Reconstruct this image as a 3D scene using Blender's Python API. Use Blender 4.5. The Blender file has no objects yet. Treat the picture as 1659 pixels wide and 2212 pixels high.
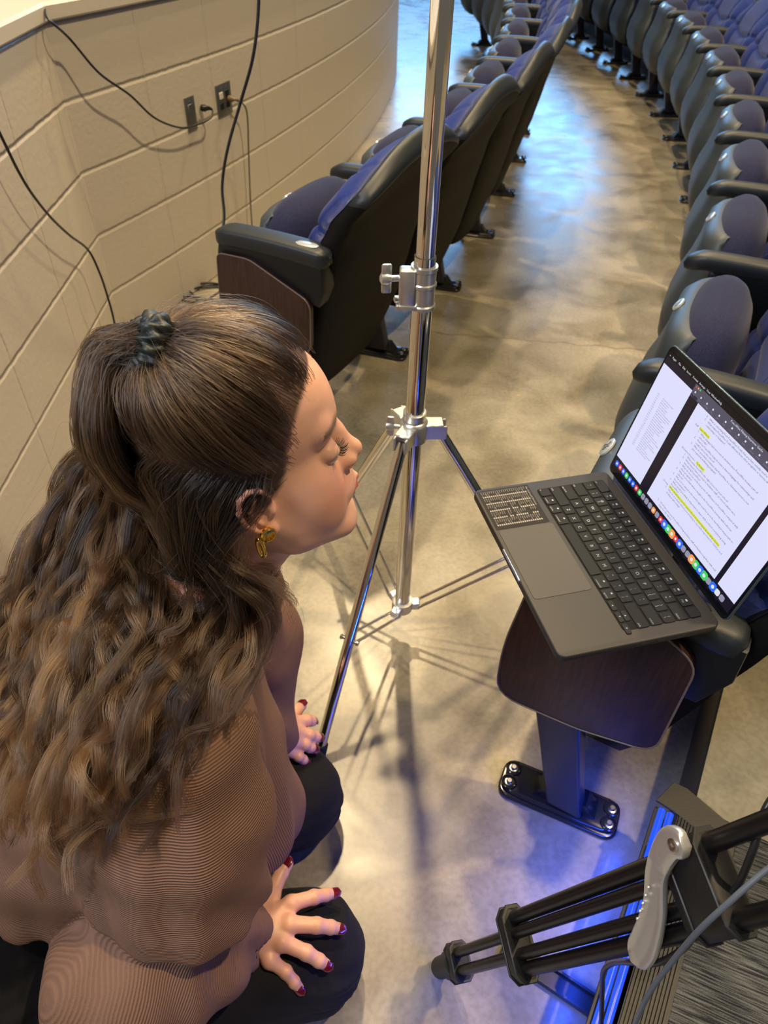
import bpy, bmesh, math, random
import numpy as np
from mathutils import Vector, Matrix
random.seed(7)
S = bpy.context.scene
COL = S.collection
# ---------------------------------------------------------------- camera, world, lamps, exposure
PITCH, ROLL, FPX, CAMH = math.radians(42.7), math.radians(-2.0), 1530.0, 1.38
cp, sp = math.cos(PITCH), math.sin(PITCH)
r0v, d0v, w0v = Vector((1, 0, 0)), Vector((0, -sp, -cp)), Vector((0, cp, -sp))
r2v = math.cos(ROLL) * r0v + math.sin(ROLL) * d0v
d2v = -math.sin(ROLL) * r0v + math.cos(ROLL) * d0v
camd = bpy.data.cameras.new('camera'); cam = bpy.data.objects.new('camera', camd); COL.objects.link(cam)
cam.matrix_world = Matrix(((r2v.x, -d2v.x, -w0v.x, 0), (r2v.y, -d2v.y, -w0v.y, 0), (r2v.z, -d2v.z, -w0v.z, CAMH), (0, 0, 0, 1)))
camd.sensor_fit = 'HORIZONTAL'; camd.sensor_width = 36; camd.lens = FPX / 1659 * 36
camd.clip_start = 0.02
camd.dof.use_dof = True; camd.dof.focus_distance = 0.78; camd.dof.aperture_fstop = 13.0
S.camera = cam
W = bpy.data.worlds.new('world'); S.world = W; W.use_nodes = True
W.node_tree.nodes['Background'].inputs[0].default_value = (1.0, 0.88, 0.72, 1)
W.node_tree.nodes['Background'].inputs[1].default_value = 0.13
S.view_settings.view_transform = 'Standard'; S.view_settings.look = 'None'
S.view_settings.gamma = 1.0; S.view_settings.use_curve_mapping = False
S.view_settings.exposure = 0.0

def lamp(name, kind, loc, aim, power, color, size=0.3, size_y=None, spot=None, blend=0.3):
    d = bpy.data.lights.new(name, kind); d.energy = power; d.color = color
    if kind == 'AREA':
        d.size = size
        if size_y: d.shape = 'RECTANGLE'; d.size_y = size_y
    else:
        d.shadow_soft_size = size
    if kind == 'SPOT':
        d.spot_size = math.radians(spot); d.spot_blend = blend
    o = bpy.data.objects.new(name, d); COL.objects.link(o)
    o.location = loc
    o.rotation_euler = (Vector(aim) - Vector(loc)).to_track_quat('-Z', 'Y').to_euler()
    return o
WARM = (1.0, 0.76, 0.44)
lamp('house_light', 'SPOT', (-0.15, 3.2, 6.2), (0.0, 1.2, 0), 760, WARM, 0.10, spot=110)
lamp('house_light', 'SPOT', (-0.15, 5.5, 6.2), (0.0, 1.5, 0), 860, WARM, 0.10, spot=110)
lamp('house_light', 'SPOT', (2.6, 7.5, 6.5), (1.2, 4.5, 0), 760, WARM, 0.12, spot=110)
lamp('house_light', 'SPOT', (2.4, 0.8, 6.0), (0.2, 0.9, 0.3), 1000, WARM, 0.10, spot=110)
lamp('house_light', 'SPOT', (-1.6, 0.0, 5.6), (-0.6, 1.4, 0.4), 260, (1.0, 0.86, 0.68), 0.15, spot=120)
lamp('stage_wash', 'AREA', (2.0, 24, 5.2), (0.4, 3, 0), 1250, (0.20, 0.52, 1.0), 9, 3.6)
lamp('stage_fill', 'AREA', (-3.2, -1.5, 4.5), (-0.6, 1.6, 0.4), 170, (0.74, 0.84, 1.0), 1.5)

# ---------------------------------------------------------------- helpers
def tag(o, label=None, cat=None, group=None, kind=None):
    if label: o['label'] = label
    if cat: o['category'] = cat
    if group: o['group'] = group
    if kind: o['kind'] = kind
    return o
def thing(name, label, cat, loc=(0, 0, 0), rz=0, group=None):
    o = bpy.data.objects.new(name, None); COL.objects.link(o); o.location = loc; o.rotation_euler = (0, 0, rz)
    o.empty_display_size = 0.05
    return tag(o, label, cat, group)
def mesh_obj(name, verts, faces, mats, parent=None, smooth=True, mi=None):
    me = bpy.data.meshes.new(name)
    me.from_pydata([tuple(map(float, v)) for v in verts], [], [tuple(map(int, f)) for f in faces])
    me.update()
    if not isinstance(mats, (list, tuple)): mats = [mats]
    for m in mats: me.materials.append(m)
    if mi is not None: me.polygons.foreach_set('material_index', [int(i) for i in mi])
    if smooth: me.polygons.foreach_set('use_smooth', [True] * len(me.polygons))
    o = bpy.data.objects.new(name, me); COL.objects.link(o)
    if parent: o.parent = parent
    return o
def bm_obj(name, bm, mats, parent=None, smooth=True, angle=None):
    bmesh.ops.recalc_face_normals(bm, faces=bm.faces)
    me = bpy.data.meshes.new(name); bm.to_mesh(me); bm.free()
    if not isinstance(mats, (list, tuple)): mats = [mats]
    for m in mats: me.materials.append(m)
    if smooth:
        me.polygons.foreach_set('use_smooth', [True] * len(me.polygons))
        me.set_sharp_from_angle(angle=math.radians(angle or 38))
    o = bpy.data.objects.new(name, me); COL.objects.link(o)
    if parent: o.parent = parent
    return o
def add_box(bm, c, s, bev=0.0, seg=2, rot=None, mi=0):
    r = bmesh.ops.create_cube(bm, size=1.0)
    vs = r['verts']
    for v in vs: v.co = Vector((v.co.x * s[0], v.co.y * s[1], v.co.z * s[2]))
    fs = set(f for v in vs for f in v.link_faces)
    if bev > 0:
        es = list({e for v in vs for e in v.link_edges})
        rr = bmesh.ops.bevel(bm, geom=es, offset=bev, segments=seg, profile=0.5, affect='EDGES')
        vs = list({v for f in rr['faces'] for v in f.verts} | {v for v in vs if v.is_valid})
        fs = set(f for v in vs for f in v.link_faces)
    for f in fs: f.material_index = mi
    M = Matrix.Translation(Vector(c)) @ (rot.to_4x4() if rot is not None else Matrix.Identity(4))
    for v in vs: v.co = M @ v.co
    return vs
def add_prism(bm, pts, y0, y1, bev=0.0, axes='xz', seg=2, mi=0):
    def P(a, b, h):
        return {'xz': (a, h, b), 'xy': (a, b, h), 'yz': (h, a, b)}[axes]
    a = [bm.verts.new(P(p[0], p[1], y0)) for p in pts]; b = [bm.verts.new(P(p[0], p[1], y1)) for p in pts]
    n = len(pts); fs = [bm.faces.new(a), bm.faces.new(b[::-1])]
    for i in range(n): fs.append(bm.faces.new((a[i], b[i], b[(i + 1) % n], a[(i + 1) % n])))
    bmesh.ops.recalc_face_normals(bm, faces=fs)
    for f in fs: f.material_index = mi
    if bev > 0:
        es = list({e for f in fs[:2] for e in f.edges})
        rr = bmesh.ops.bevel(bm, geom=es, offset=bev, segments=seg, profile=0.5, affect='EDGES')
        for f in rr['faces']: f.material_index = mi
def catmull(pts, n=8):
    P = [Vector(p) for p in pts]
    if len(P) < 3: return P
    out = []
    Q = [2 * P[0] - P[1]] + P + [2 * P[-1] - P[-2]]
    for i in range(1, len(Q) - 2):
        a, b, c, d = Q[i - 1], Q[i], Q[i + 1], Q[i + 2]
        for j in range(n):
            t = j / n
            out.append(0.5 * ((2 * b) + (c - a) * t + (2 * a - 5 * b + 4 * c - d) * t * t + (-a + 3 * b - 3 * c + d) * t ** 3))
    out.append(P[-1]); return out
def add_tube(bm, pts, r, seg=12, mi=0, cap=True):
    P = [Vector(p) for p in pts]; n = len(P)
    R = r if isinstance(r, (list, tuple)) else [r] * n
    T = [(P[min(i + 1, n - 1)] - P[max(i - 1, 0)]).normalized() for i in range(n)]
    up = Vector((0, 0, 1)) if abs(T[0].z) < 0.9 else Vector((1, 0, 0))
    N = (up - up.dot(T[0]) * T[0]).normalized(); rings = []
    for i in range(n):
        N = (N - N.dot(T[i]) * T[i]).normalized(); B = T[i].cross(N)
        rings.append([bm.verts.new(P[i] + R[i] * (math.cos(2 * math.pi * k / seg) * N + math.sin(2 * math.pi * k / seg) * B)) for k in range(seg)])
    for i in range(n - 1):
        for k in range(seg):
            f = bm.faces.new((rings[i][k], rings[i][(k + 1) % seg], rings[i + 1][(k + 1) % seg], rings[i + 1][k])); f.material_index = mi
    if cap:
        f = bm.faces.new(rings[0][::-1]); f.material_index = mi
        f = bm.faces.new(rings[-1]); f.material_index = mi
def add_lathe(bm, prof, M=None, seg=24, mi=0):
    M = M or Matrix.Identity(4); rings = []
    for r, z in prof:
        rings.append([bm.verts.new(M @ Vector((r * math.cos(2 * math.pi * k / seg), r * math.sin(2 * math.pi * k / seg), z))) for k in range(seg)])
    for i in range(len(rings) - 1):
        for k in range(seg):
            f = bm.faces.new((rings[i][k], rings[i][(k + 1) % seg], rings[i + 1][(k + 1) % seg], rings[i + 1][k])); f.material_index = mi
    f = bm.faces.new(rings[0][::-1]); f.material_index = mi
    f = bm.faces.new(rings[-1]); f.material_index = mi
def frame(origin, z, x=None):
    z = Vector(z).normalized(); x = Vector(x) if x is not None else (Vector((1, 0, 0)) if abs(z.x) < 0.9 else Vector((0, 1, 0)))
    x = (x - x.dot(z) * z).normalized(); y = z.cross(x); o = Vector(origin)
    return Matrix(((x.x, y.x, z.x, o.x), (x.y, y.y, z.y, o.y), (x.z, y.z, z.z, o.z), (0, 0, 0, 1)))
def dup_tree(o, parent=None):
    c = o.copy(); COL.objects.link(c)
    if parent is not None: c.parent = parent
    for ch in [q for q in bpy.data.objects if q.parent == o]: dup_tree(ch, c)
    return c
def text_mesh(s, size, align='LEFT'):
    cu = bpy.data.curves.new('t', 'FONT'); cu.body = s; cu.size = size; cu.align_x = align; cu.resolution_u = 3 if size > .0045 else 1
    o = bpy.data.objects.new('t', cu); COL.objects.link(o)
    me = bpy.data.meshes.new_from_object(o)
    bpy.data.objects.remove(o); bpy.data.curves.remove(cu)
    v = np.array([tuple(q.co) for q in me.vertices]).reshape(-1, 3); f = [tuple(p.vertices) for p in me.polygons]
    bpy.data.meshes.remove(me)
    return v, f
class Acc:
    def __init__(s): s.v = []; s.f = []; s.m = []
    def add(s, v, f, mi=0):
        n = len(s.v); s.v += [tuple(q) for q in v]; s.f += [tuple(i + n for i in q) for q in f]; s.m += [mi] * len(f)
    def quad(s, x0, y0, x1, y1, z, mi=0):
        s.add([(x0, y0, z), (x1, y0, z), (x1, y1, z), (x0, y1, z)], [(0, 1, 2, 3)], mi)
    def text(s, t, x, y, z, size, mi=0, align='LEFT'):
        if not t.strip(): return
        v, f = text_mesh(t, size, align)
        if len(v): s.add(v + np.array([x, y, z]), f, mi)

# ---------------------------------------------------------------- materials
def mat(name, color, rough=0.5, metal=0.0, **k):
    m = bpy.data.materials.new(name); m.use_nodes = True; nt = m.node_tree; b = nt.nodes['Principled BSDF']
    b.inputs['Base Color'].default_value = (*color, 1); b.inputs['Roughness'].default_value = rough; b.inputs['Metallic'].default_value = metal
    for kk, v in k.items():
        if kk in ('bump', 'var', 'bscale', 'vscale', 'bdist'): continue
        b.inputs[kk.replace('_', ' ')].default_value = v
    tc = None
    if 'bump' in k or 'var' in k:
        tc = nt.nodes.new('ShaderNodeTexCoord')
    if 'bump' in k:
        n = nt.nodes.new('ShaderNodeTexNoise'); n.inputs['Scale'].default_value = k.get('bscale', 300); n.inputs['Detail'].default_value = 4
        nt.links.new(tc.outputs['Object'], n.inputs['Vector'])
        bp = nt.nodes.new('ShaderNodeBump'); bp.inputs['Strength'].default_value = k['bump']; bp.inputs['Distance'].default_value = k.get('bdist', 0.002)
        nt.links.new(n.outputs[0], bp.inputs['Height']); nt.links.new(bp.outputs[0], b.inputs['Normal'])
    if 'var' in k:
        n = nt.nodes.new('ShaderNodeTexNoise'); n.inputs['Scale'].default_value = k.get('vscale', 12); n.inputs['Detail'].default_value = 5
        nt.links.new(tc.outputs['Object'], n.inputs['Vector'])
        rp = nt.nodes.new('ShaderNodeValToRGB'); v = k['var']
        rp.color_ramp.elements[0].position = 0.3; rp.color_ramp.elements[1].position = 0.7
        rp.color_ramp.elements[0].color = (*[c * (1 - v) for c in color], 1); rp.color_ramp.elements[1].color = (*[min(1, c * (1 + v)) for c in color], 1)
        nt.links.new(n.outputs[0], rp.inputs[0]); nt.links.new(rp.outputs[0], b.inputs['Base Color'])
    return m
def emit(name, color, strength=1.0):
    m = bpy.data.materials.new(name); m.use_nodes = True; b = m.node_tree.nodes['Principled BSDF']
    b.inputs['Base Color'].default_value = (0, 0, 0, 1); b.inputs['Emission Color'].default_value = (*color, 1); b.inputs['Emission Strength'].default_value = strength
    b.inputs['Roughness'].default_value = 0.3
    return m
def nd(nt, t, **kw):
    n = nt.nodes.new(t)
    for k, v in kw.items(): setattr(n, k, v)
    return n
M = {}
M['plastic'] = mat('black_plastic', (0.007, 0.008, 0.010), 0.40, Specular_IOR_Level=0.35, bump=0.25, bscale=900, bdist=0.0006)
M['arm'] = mat('armrest_and_lit_rim_plastic', (0.013, 0.018, 0.022), 0.44, bump=0.3, bscale=1200, bdist=0.0005)
M['shell'] = mat('seat_shell_plastic', (0.008, 0.0075, 0.007), 0.60, Specular_IOR_Level=0.14, bump=0.3, bscale=1000, bdist=0.0006)
M['pan'] = mat('seat_pan_plastic', (0.042, 0.054, 0.064), 0.48, bump=0.3, bscale=1000, bdist=0.0006)
M['post'] = mat('dark_powder_steel', (0.018, 0.018, 0.028), 0.33)
M['foot'] = mat('glossy_dark_steel', (0.05, 0.05, 0.055), 0.16, 0.7)
M['bolt'] = mat('zinc_bolt', (0.6, 0.6, 0.62), 0.25, 1.0)
M['chrome'] = mat('chrome', (0.80, 0.78, 0.75), 0.07, 1.0)
M['alu'] = mat('cast_aluminium', (0.66, 0.65, 0.60), 0.32, 0.85, bump=0.2, bscale=300, bdist=0.0005)
M['plate'] = mat('number_plate_silver', (0.75, 0.8, 0.8), 0.25, 0.6)
M['ink'] = mat('black_ink', (0.02, 0.02, 0.025), 0.5)
M['rubber'] = mat('black_rubber', (0.015, 0.015, 0.016), 0.55)
M['cable'] = mat('cable_jacket', (0.012, 0.012, 0.014), 0.35)
M['gcable'] = mat('grey_cable_jacket', (0.10, 0.12, 0.15), 0.4)
M['gold'] = mat('gold', (0.95, 0.62, 0.15), 0.12, 1.0)
M['tri'] = mat('tripod_black', (0.005, 0.005, 0.006), 0.36, Specular_IOR_Level=0.35)
M['trib'] = mat('tripod_bracket', (0.009, 0.009, 0.010), 0.45, bump=0.2, bscale=600, bdist=0.0005)
def fabric(name, c1, c2, scale=420, rough=0.9, sheen=0.12):
    m = bpy.data.materials.new(name); m.use_nodes = True; nt = m.node_tree; b = nt.nodes['Principled BSDF']
    b.inputs['Roughness'].default_value = rough; b.inputs['Sheen Weight'].default_value = sheen; b.inputs['Specular IOR Level'].default_value = 0.2; b.inputs['Sheen Roughness'].default_value = 0.4
    tc = nd(nt, 'ShaderNodeTexCoord'); pass
    n = nd(nt, 'ShaderNodeTexNoise'); n.inputs['Scale'].default_value = scale; n.inputs['Detail'].default_value = 3
    nt.links.new(tc.outputs['Object'], n.inputs['Vector'])
    mx = nd(nt, 'ShaderNodeMath', operation='MULTIPLY'); mx.inputs[0].default_value = 0.75; nt.links.new(n.outputs[0], mx.inputs[1])
    rp = nd(nt, 'ShaderNodeValToRGB'); rp.color_ramp.elements[0].position = 0.1; rp.color_ramp.elements[1].position = 0.55
    rp.color_ramp.elements[0].color = (*c1, 1); rp.color_ramp.elements[1].color = (*c2, 1)
    nt.links.new(mx.outputs[0], rp.inputs[0]); nt.links.new(rp.outputs[0], b.inputs['Base Color'])
    bp = nd(nt, 'ShaderNodeBump'); bp.inputs['Strength'].default_value = 0.35; bp.inputs['Distance'].default_value = 0.001
    nt.links.new(mx.outputs[0], bp.inputs['Height']); nt.links.new(bp.outputs[0], b.inputs['Normal'])
    return m
M['back_fab'] = fabric('blue_back_fabric', (0.006, 0.013, 0.070), (0.020, 0.042, 0.235))
M['seat_fab'] = fabric('navy_seat_fabric', (0.006, 0.008, 0.022), (0.027, 0.030, 0.078))
M['black_fab'] = fabric('black_trouser_fabric', (0.006, 0.006, 0.008), (0.014, 0.014, 0.017), 700, sheen=0.02)
def wood():
    m = bpy.data.materials.new('dark_wood_veneer'); m.use_nodes = True; nt = m.node_tree; b = nt.nodes['Principled BSDF']
    tc = nd(nt, 'ShaderNodeTexCoord'); mp = nd(nt, 'ShaderNodeMapping'); mp.inputs['Scale'].default_value = (40, 40, 3)
    n = nd(nt, 'ShaderNodeTexNoise'); n.inputs['Scale'].default_value = 6; n.inputs['Detail'].default_value = 6
    rp = nd(nt, 'ShaderNodeValToRGB'); rp.color_ramp.elements[0].position = 0.35; rp.color_ramp.elements[1].position = 0.7
    rp.color_ramp.elements[0].color = (0.022, 0.009, 0.007, 1); rp.color_ramp.elements[1].color = (0.050, 0.020, 0.014, 1)
    nt.links.new(tc.outputs['Object'], mp.inputs[0]); nt.links.new(mp.outputs[0], n.inputs['Vector']); nt.links.new(n.outputs[0], rp.inputs[0]); nt.links.new(rp.outputs[0], b.inputs['Base Color'])
    b.inputs['Roughness'].default_value = 0.38
    return m
M['wood'] = wood()
# ---------------------------------------------------------------- the room
CC = Vector((-11.16, 7.146))
def arc(ang, r, z=0.0):
    a = math.radians(ang); return Vector((CC.x + r * math.cos(a), CC.y + r * math.sin(a), z))
def concrete(name, tint=(1, 1, 1), crack=True, rough=(0.20, 0.36)):
    m = bpy.data.materials.new(name); m.use_nodes = True; nt = m.node_tree; b = nt.nodes['Principled BSDF']; L = nt.links.new
    tc = nd(nt, 'ShaderNodeTexCoord')
    n1 = nd(nt, 'ShaderNodeTexNoise'); n1.inputs['Scale'].default_value = 1.3; n1.inputs['Detail'].default_value = 9; n1.inputs['Roughness'].default_value = 0.62; n1.inputs['Distortion'].default_value = 0.6
    n2 = nd(nt, 'ShaderNodeTexNoise'); n2.inputs['Scale'].default_value = 4.5; n2.inputs['Detail'].default_value = 7; n2.inputs['Distortion'].default_value = 0.5
    n3 = nd(nt, 'ShaderNodeTexNoise'); n3.inputs['Scale'].default_value = 90; n3.inputs['Detail'].default_value = 4
    for n in (n1, n2, n3): L(tc.outputs['Object'], n.inputs['Vector'])
    r1 = nd(nt, 'ShaderNodeValToRGB'); e = r1.color_ramp.elements
    e[0].position = 0.34; e[0].color = (0.120 * tint[0], 0.103 * tint[1], 0.070 * tint[2], 1); e[1].position = 0.72; e[1].color = (0.40 * tint[0], 0.355 * tint[1], 0.265 * tint[2], 1)
    x = r1.color_ramp.elements.new(0.5); x.color = (0.235 * tint[0], 0.208 * tint[1], 0.148 * tint[2], 1)
    mix = nd(nt, 'ShaderNodeMix', data_type='RGBA', blend_type='OVERLAY'); mix.inputs[0].default_value = 0.5
    ad = nd(nt, 'ShaderNodeMath', operation='MULTIPLY_ADD'); ad.inputs[1].default_value = 0.55; L(n2.outputs[0], ad.inputs[0])
    hf = nd(nt, 'ShaderNodeMath', operation='MULTIPLY'); hf.inputs[1].default_value = 0.5; L(n1.outputs[0], hf.inputs[0]); L(hf.outputs[0], ad.inputs[2])
    L(ad.outputs[0], r1.inputs[0])
    L(r1.outputs[0], mix.inputs['A'])
    r3 = nd(nt, 'ShaderNodeValToRGB'); r3.color_ramp.elements[0].position = 0.35; r3.color_ramp.elements[1].position = 0.6
    r3.color_ramp.elements[0].color = (0.36, 0.36, 0.36, 1); r3.color_ramp.elements[1].color = (0.56, 0.56, 0.56, 1)
    L(n3.outputs[0], r3.inputs[0]); L(r3.outputs[0], mix.inputs['B'])
    out = mix.outputs['Result']
    if crack:   # a thin saw-cut joint across the aisle, at Y = 2.56 with a slight waver
        sx = nd(nt, 'ShaderNodeSeparateXYZ'); L(tc.outputs['Object'], sx.inputs[0])
        nn = nd(nt, 'ShaderNodeTexNoise'); nn.inputs['Scale'].default_value = 14; L(tc.outputs['Object'], nn.inputs['Vector'])
        wv = nd(nt, 'ShaderNodeMath', operation='MULTIPLY_ADD'); wv.inputs[1].default_value = 0.05; L(nn.outputs[0], wv.inputs[0]); L(sx.outputs[1], wv.inputs[2])
        tx = nd(nt, 'ShaderNodeMath', operation='MULTIPLY_ADD'); tx.inputs[1].default_value = 0.10; L(sx.outputs[0], tx.inputs[0]); L(wv.outputs[0], tx.inputs[2])
        ds = nd(nt, 'ShaderNodeMath', operation='SUBTRACT'); ds.inputs[1].default_value = 2.60; L(tx.outputs[0], ds.inputs[0])
        ab = nd(nt, 'ShaderNodeMath', operation='ABSOLUTE'); L(ds.outputs[0], ab.inputs[0])
        cr = nd(nt, 'ShaderNodeMapRange'); cr.inputs['From Min'].default_value = 0.002; cr.inputs['From Max'].default_value = 0.007; cr.inputs['To Min'].default_value = 0.55; cr.inputs['To Max'].default_value = 0.0
        L(ab.outputs[0], cr.inputs[0])
        mc = nd(nt, 'ShaderNodeMix', data_type='RGBA'); L(cr.outputs[0], mc.inputs[0]); L(out, mc.inputs['A']); mc.inputs['B'].default_value = (0.12, 0.085, 0.045, 1)
        out = mc.outputs['Result']
    L(out, b.inputs['Base Color'])
    rr = nd(nt, 'ShaderNodeMapRange'); rr.inputs['From Min'].default_value = 0.3; rr.inputs['From Max'].default_value = 0.7; rr.inputs['To Min'].default_value = rough[0]; rr.inputs['To Max'].default_value = rough[1]
    L(n2.outputs[0], rr.inputs[0]); L(rr.outputs[0], b.inputs['Roughness'])
    bp = nd(nt, 'ShaderNodeBump'); bp.inputs['Strength'].default_value = 0.12; bp.inputs['Distance'].default_value = 0.002
    L(n2.outputs[0], bp.inputs['Height']); L(bp.outputs[0], b.inputs['Normal'])
    return m
M['floor'] = concrete('sealed_concrete')
M['tier'] = concrete('tier_concrete', (1.05, 1.05, 1.0), False, (0.4, 0.7))
# the tier edge: an arc just behind the right row, then the carpeted aisle step nearest the camera
TZ = 0.18
RT = 13.42
fl = mesh_obj('floor', [(-1.6, -1.5, 0), (5, -1.5, 0), (5, 19, 0), (-1.6, 19, 0)], [(0, 1, 2, 3)], M['floor'], smooth=False); tag(fl, kind='structure')
# tier: ring sector from -30.6 deg upward, with slab thickness
K0 = Vector((0.517, 0.562))       # corner where riser, nosing and landing meet
va, fa = [], []
angs = [math.degrees(math.atan2(0.575 - CC.y, 0.560 - CC.x)) + i * 2.0 for i in range(24)]
RT = (Vector((0.560, 0.575)) - CC).length
for i, a in enumerate(angs):
    for r, z in ((RT, 0.0), (RT, TZ), (RT + 6.0, TZ)):
        va.append(arc(a, r, z))
for i in range(len(angs) - 1):
    o = i * 3; fa.append((o, o + 3, o + 4, o + 1)); fa.append((o + 1, o + 4, o + 5, o + 2))
tier = mesh_obj('floor_tier', va, fa, M['tier'], smooth=False); tag(tier, kind='structure')
# vinyl cove base on the riser
bm = bmesh.new(); pr = []
for a in angs:
    pr.append([arc(a, RT - 0.004, 0.001), arc(a, RT - 0.004, TZ - 0.004), arc(a, RT - 0.0005, TZ - 0.002), arc(a, RT - 0.0005, 0.001)])
vs = [[bm.verts.new(p) for p in q] for q in pr]
for i in range(len(vs) - 1):
    for k in range(4): bm.faces.new((vs[i][k], vs[i][(k + 1) % 4], vs[i + 1][(k + 1) % 4], vs[i + 1][k]))
M['vinyl'] = mat('black_vinyl_base', (0.022, 0.023, 0.027), 0.38)
tag(bm_obj('baseboard_tier', bm, M['vinyl']), kind='structure')
# carpeted aisle at tier level
def carpet():
    m = bpy.data.materials.new('striped_carpet'); m.use_nodes = True; nt = m.node_tree; b = nt.nodes['Principled BSDF']; L = nt.links.new
    tc = nd(nt, 'ShaderNodeTexCoord'); mp = nd(nt, 'ShaderNodeMapping'); mp.inputs['Rotation'].default_value = (0, 0, math.radians(22))
    L(tc.outputs['Object'], mp.inputs[0])
    s = nd(nt, 'ShaderNodeMapping'); s.inputs['Scale'].default_value = (16, 420, 1); L(mp.outputs[0], s.inputs[0])
    n = nd(nt, 'ShaderNodeTexNoise'); n.inputs['Scale'].default_value = 1.0; n.inputs['Detail'].default_value = 3; L(s.outputs[0], n.inputs['Vector'])
    g = nd(nt, 'ShaderNodeTexNoise'); g.inputs['Scale'].default_value = 700; g.inputs['Detail'].default_value = 2; L(tc.outputs['Object'], g.inputs['Vector'])
    a = nd(nt, 'ShaderNodeMath', operation='MULTIPLY_ADD'); a.inputs[1].default_value = 0.35; L(g.outputs[0], a.inputs[0]); L(n.outputs[0], a.inputs[2])
    r = nd(nt, 'ShaderNodeValToRGB'); e = r.color_ramp.elements; e[0].position = 0.56; e[0].color = (0.012, 0.013, 0.018, 1); e[1].position = 0.82; e[1].color = (0.15, 0.155, 0.15, 1)
    L(a.outputs[0], r.inputs[0]); L(r.outputs[0], b.inputs['Base Color']); b.inputs['Roughness'].default_value = 0.95
    bp = nd(nt, 'ShaderNodeBump'); bp.inputs['Strength'].default_value = 0.8; bp.inputs['Distance'].default_value = 0.003; L(a.outputs[0], bp.inputs['Height']); L(bp.outputs[0], b.inputs['Normal'])
    return m
M['carpet'] = carpet()
ND = (Vector((0.352, 0.270)) - K0).normalized()        # nosing runs from K0 toward the camera
NP = Vector((-ND.y, ND.x)); NP = NP if NP.x > 0 else -NP   # towards the carpet
def q(a, b, z):  # a along the nosing, b across onto the tier
    p = K0 + ND * a + NP * b; return Vector((p.x, p.y, z))
land = mesh_obj('floor_aisle', [arc(angs[0], RT, TZ), q(1.6, 0.0, TZ), q(1.6, 2.2, TZ), arc(angs[0], RT + 2.2, TZ), arc(angs[0], RT, 0), q(1.6, 0, 0)], [(0, 1, 2, 3), (0, 4, 5, 1)], M['carpet'], smooth=False); tag(land, kind='structure')
# aisle nosing with LED strip: top cap, ribbed tread, face, two light tubes
M['nose'] = mat('dark_bronze_nosing', (0.050, 0.046, 0.040), 0.45, 0.3, bump=0.3, bscale=500, bdist=0.0005)
M['nose_b'] = mat('black_ribbed_nosing', (0.014, 0.014, 0.015), 0.5)
M['led'] = emit('blue_led', (0.02, 0.10, 1.0), 1.05)
M['ledclear'] = mat('blue_lens', (0.05, 0.12, 0.9), 0.15, Transmission_Weight=0.3)
nose = thing('step_nosing', 'black step nosing with blue light strip along the carpet edge', 'stair nosing', (0, 0, 0))
bm = bmesh.new()
for j in range(11):                                    # ribbed tread
    b0 = 0.012 + j * 0.0052
    pts = [q(0.0, b0, TZ + 0.001), q(0.0, b0 + 0.0034, TZ + 0.001), q(0.0, b0 + 0.0034, TZ + 0.006), q(0.0, b0, TZ + 0.006)]
    far = [p + Vector((ND.x, ND.y, 0)) * 1.2 for p in pts]
    a = [bm.verts.new(p) for p in pts]; c = [bm.verts.new(p) for p in far]
    bm.faces.new(a); bm.faces.new(c[::-1])
    for k in range(4): bm.faces.new((a[k], c[k], c[(k + 1) % 4], a[(k + 1) % 4]))
bm_obj('tread', bm, M['nose_b'], nose)
bm = bmesh.new()
def bar(bm, a0, a1, b0, b1, z0, z1, mi=0):
    P = [q(a0, b0, z0), q(a1, b0, z0), q(a1, b1, z0), q(a0, b1, z0), q(a0, b0, z1), q(a1, b0, z1), q(a1, b1, z1), q(a0, b1, z1)]
    v = [bm.verts.new(p) for p in P]
    for f in ((0, 3, 2, 1), (4, 5, 6, 7), (0, 1, 5, 4), (1, 2, 6, 5), (2, 3, 7, 6), (3, 0, 4, 7)):
        bm.faces.new([v[i] for i in f]).material_index = mi
bar(bm, -0.0, 1.2, 0.010, 0.071, TZ - 0.001, TZ + 0.0025)
bar(bm, -0.0, 1.2, -0.004, 0.0, 0.010, TZ + 0.001)
bar(bm, -0.0, 1.2, -0.026, -0.022, TZ - 0.020, TZ - 0.010)
bm_obj('carrier', bm, M['nose_b'], nose)
for b in (-0.015, -0.001):
    bm = bmesh.new(); add_tube(bm, [q(0.004, b, TZ - 0.004), q(1.2, b, TZ - 0.004)], 0.0058, 10); bm_obj('light_tube', bm, M['led'], nose)
bm = bmesh.new(); add_prism(bm, [q(-0.052, -0.012, 0)[:2], q(-0.052, 0.012, 0)[:2], q(-0.02, 0.105, 0)[:2], q(0.030, 0.105, 0)[:2], q(0.002, 0.0, 0)[:2], q(-0.002, -0.03, 0)[:2]], TZ + 0.0005, TZ + 0.007, 0.001, 'xy', 1)
tag(bm_obj('corner_nosing', bm, M['nose']), 'flat brown vinyl corner nosing at the top of the blue lit step', 'stair nosing')
# the LED tubes' light on the floor: area lamps lying under the nosing
for i in range(2):
    p = q(0.08 + 0.26 * i, -0.03, TZ - 0.03); t = q(0.08 + 0.26 * i, -0.22, 0)
    lo = lamp('led_glow', 'AREA', p, t, 1.3, (0.02, 0.08, 1.0), 0.24, 0.02)
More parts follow.
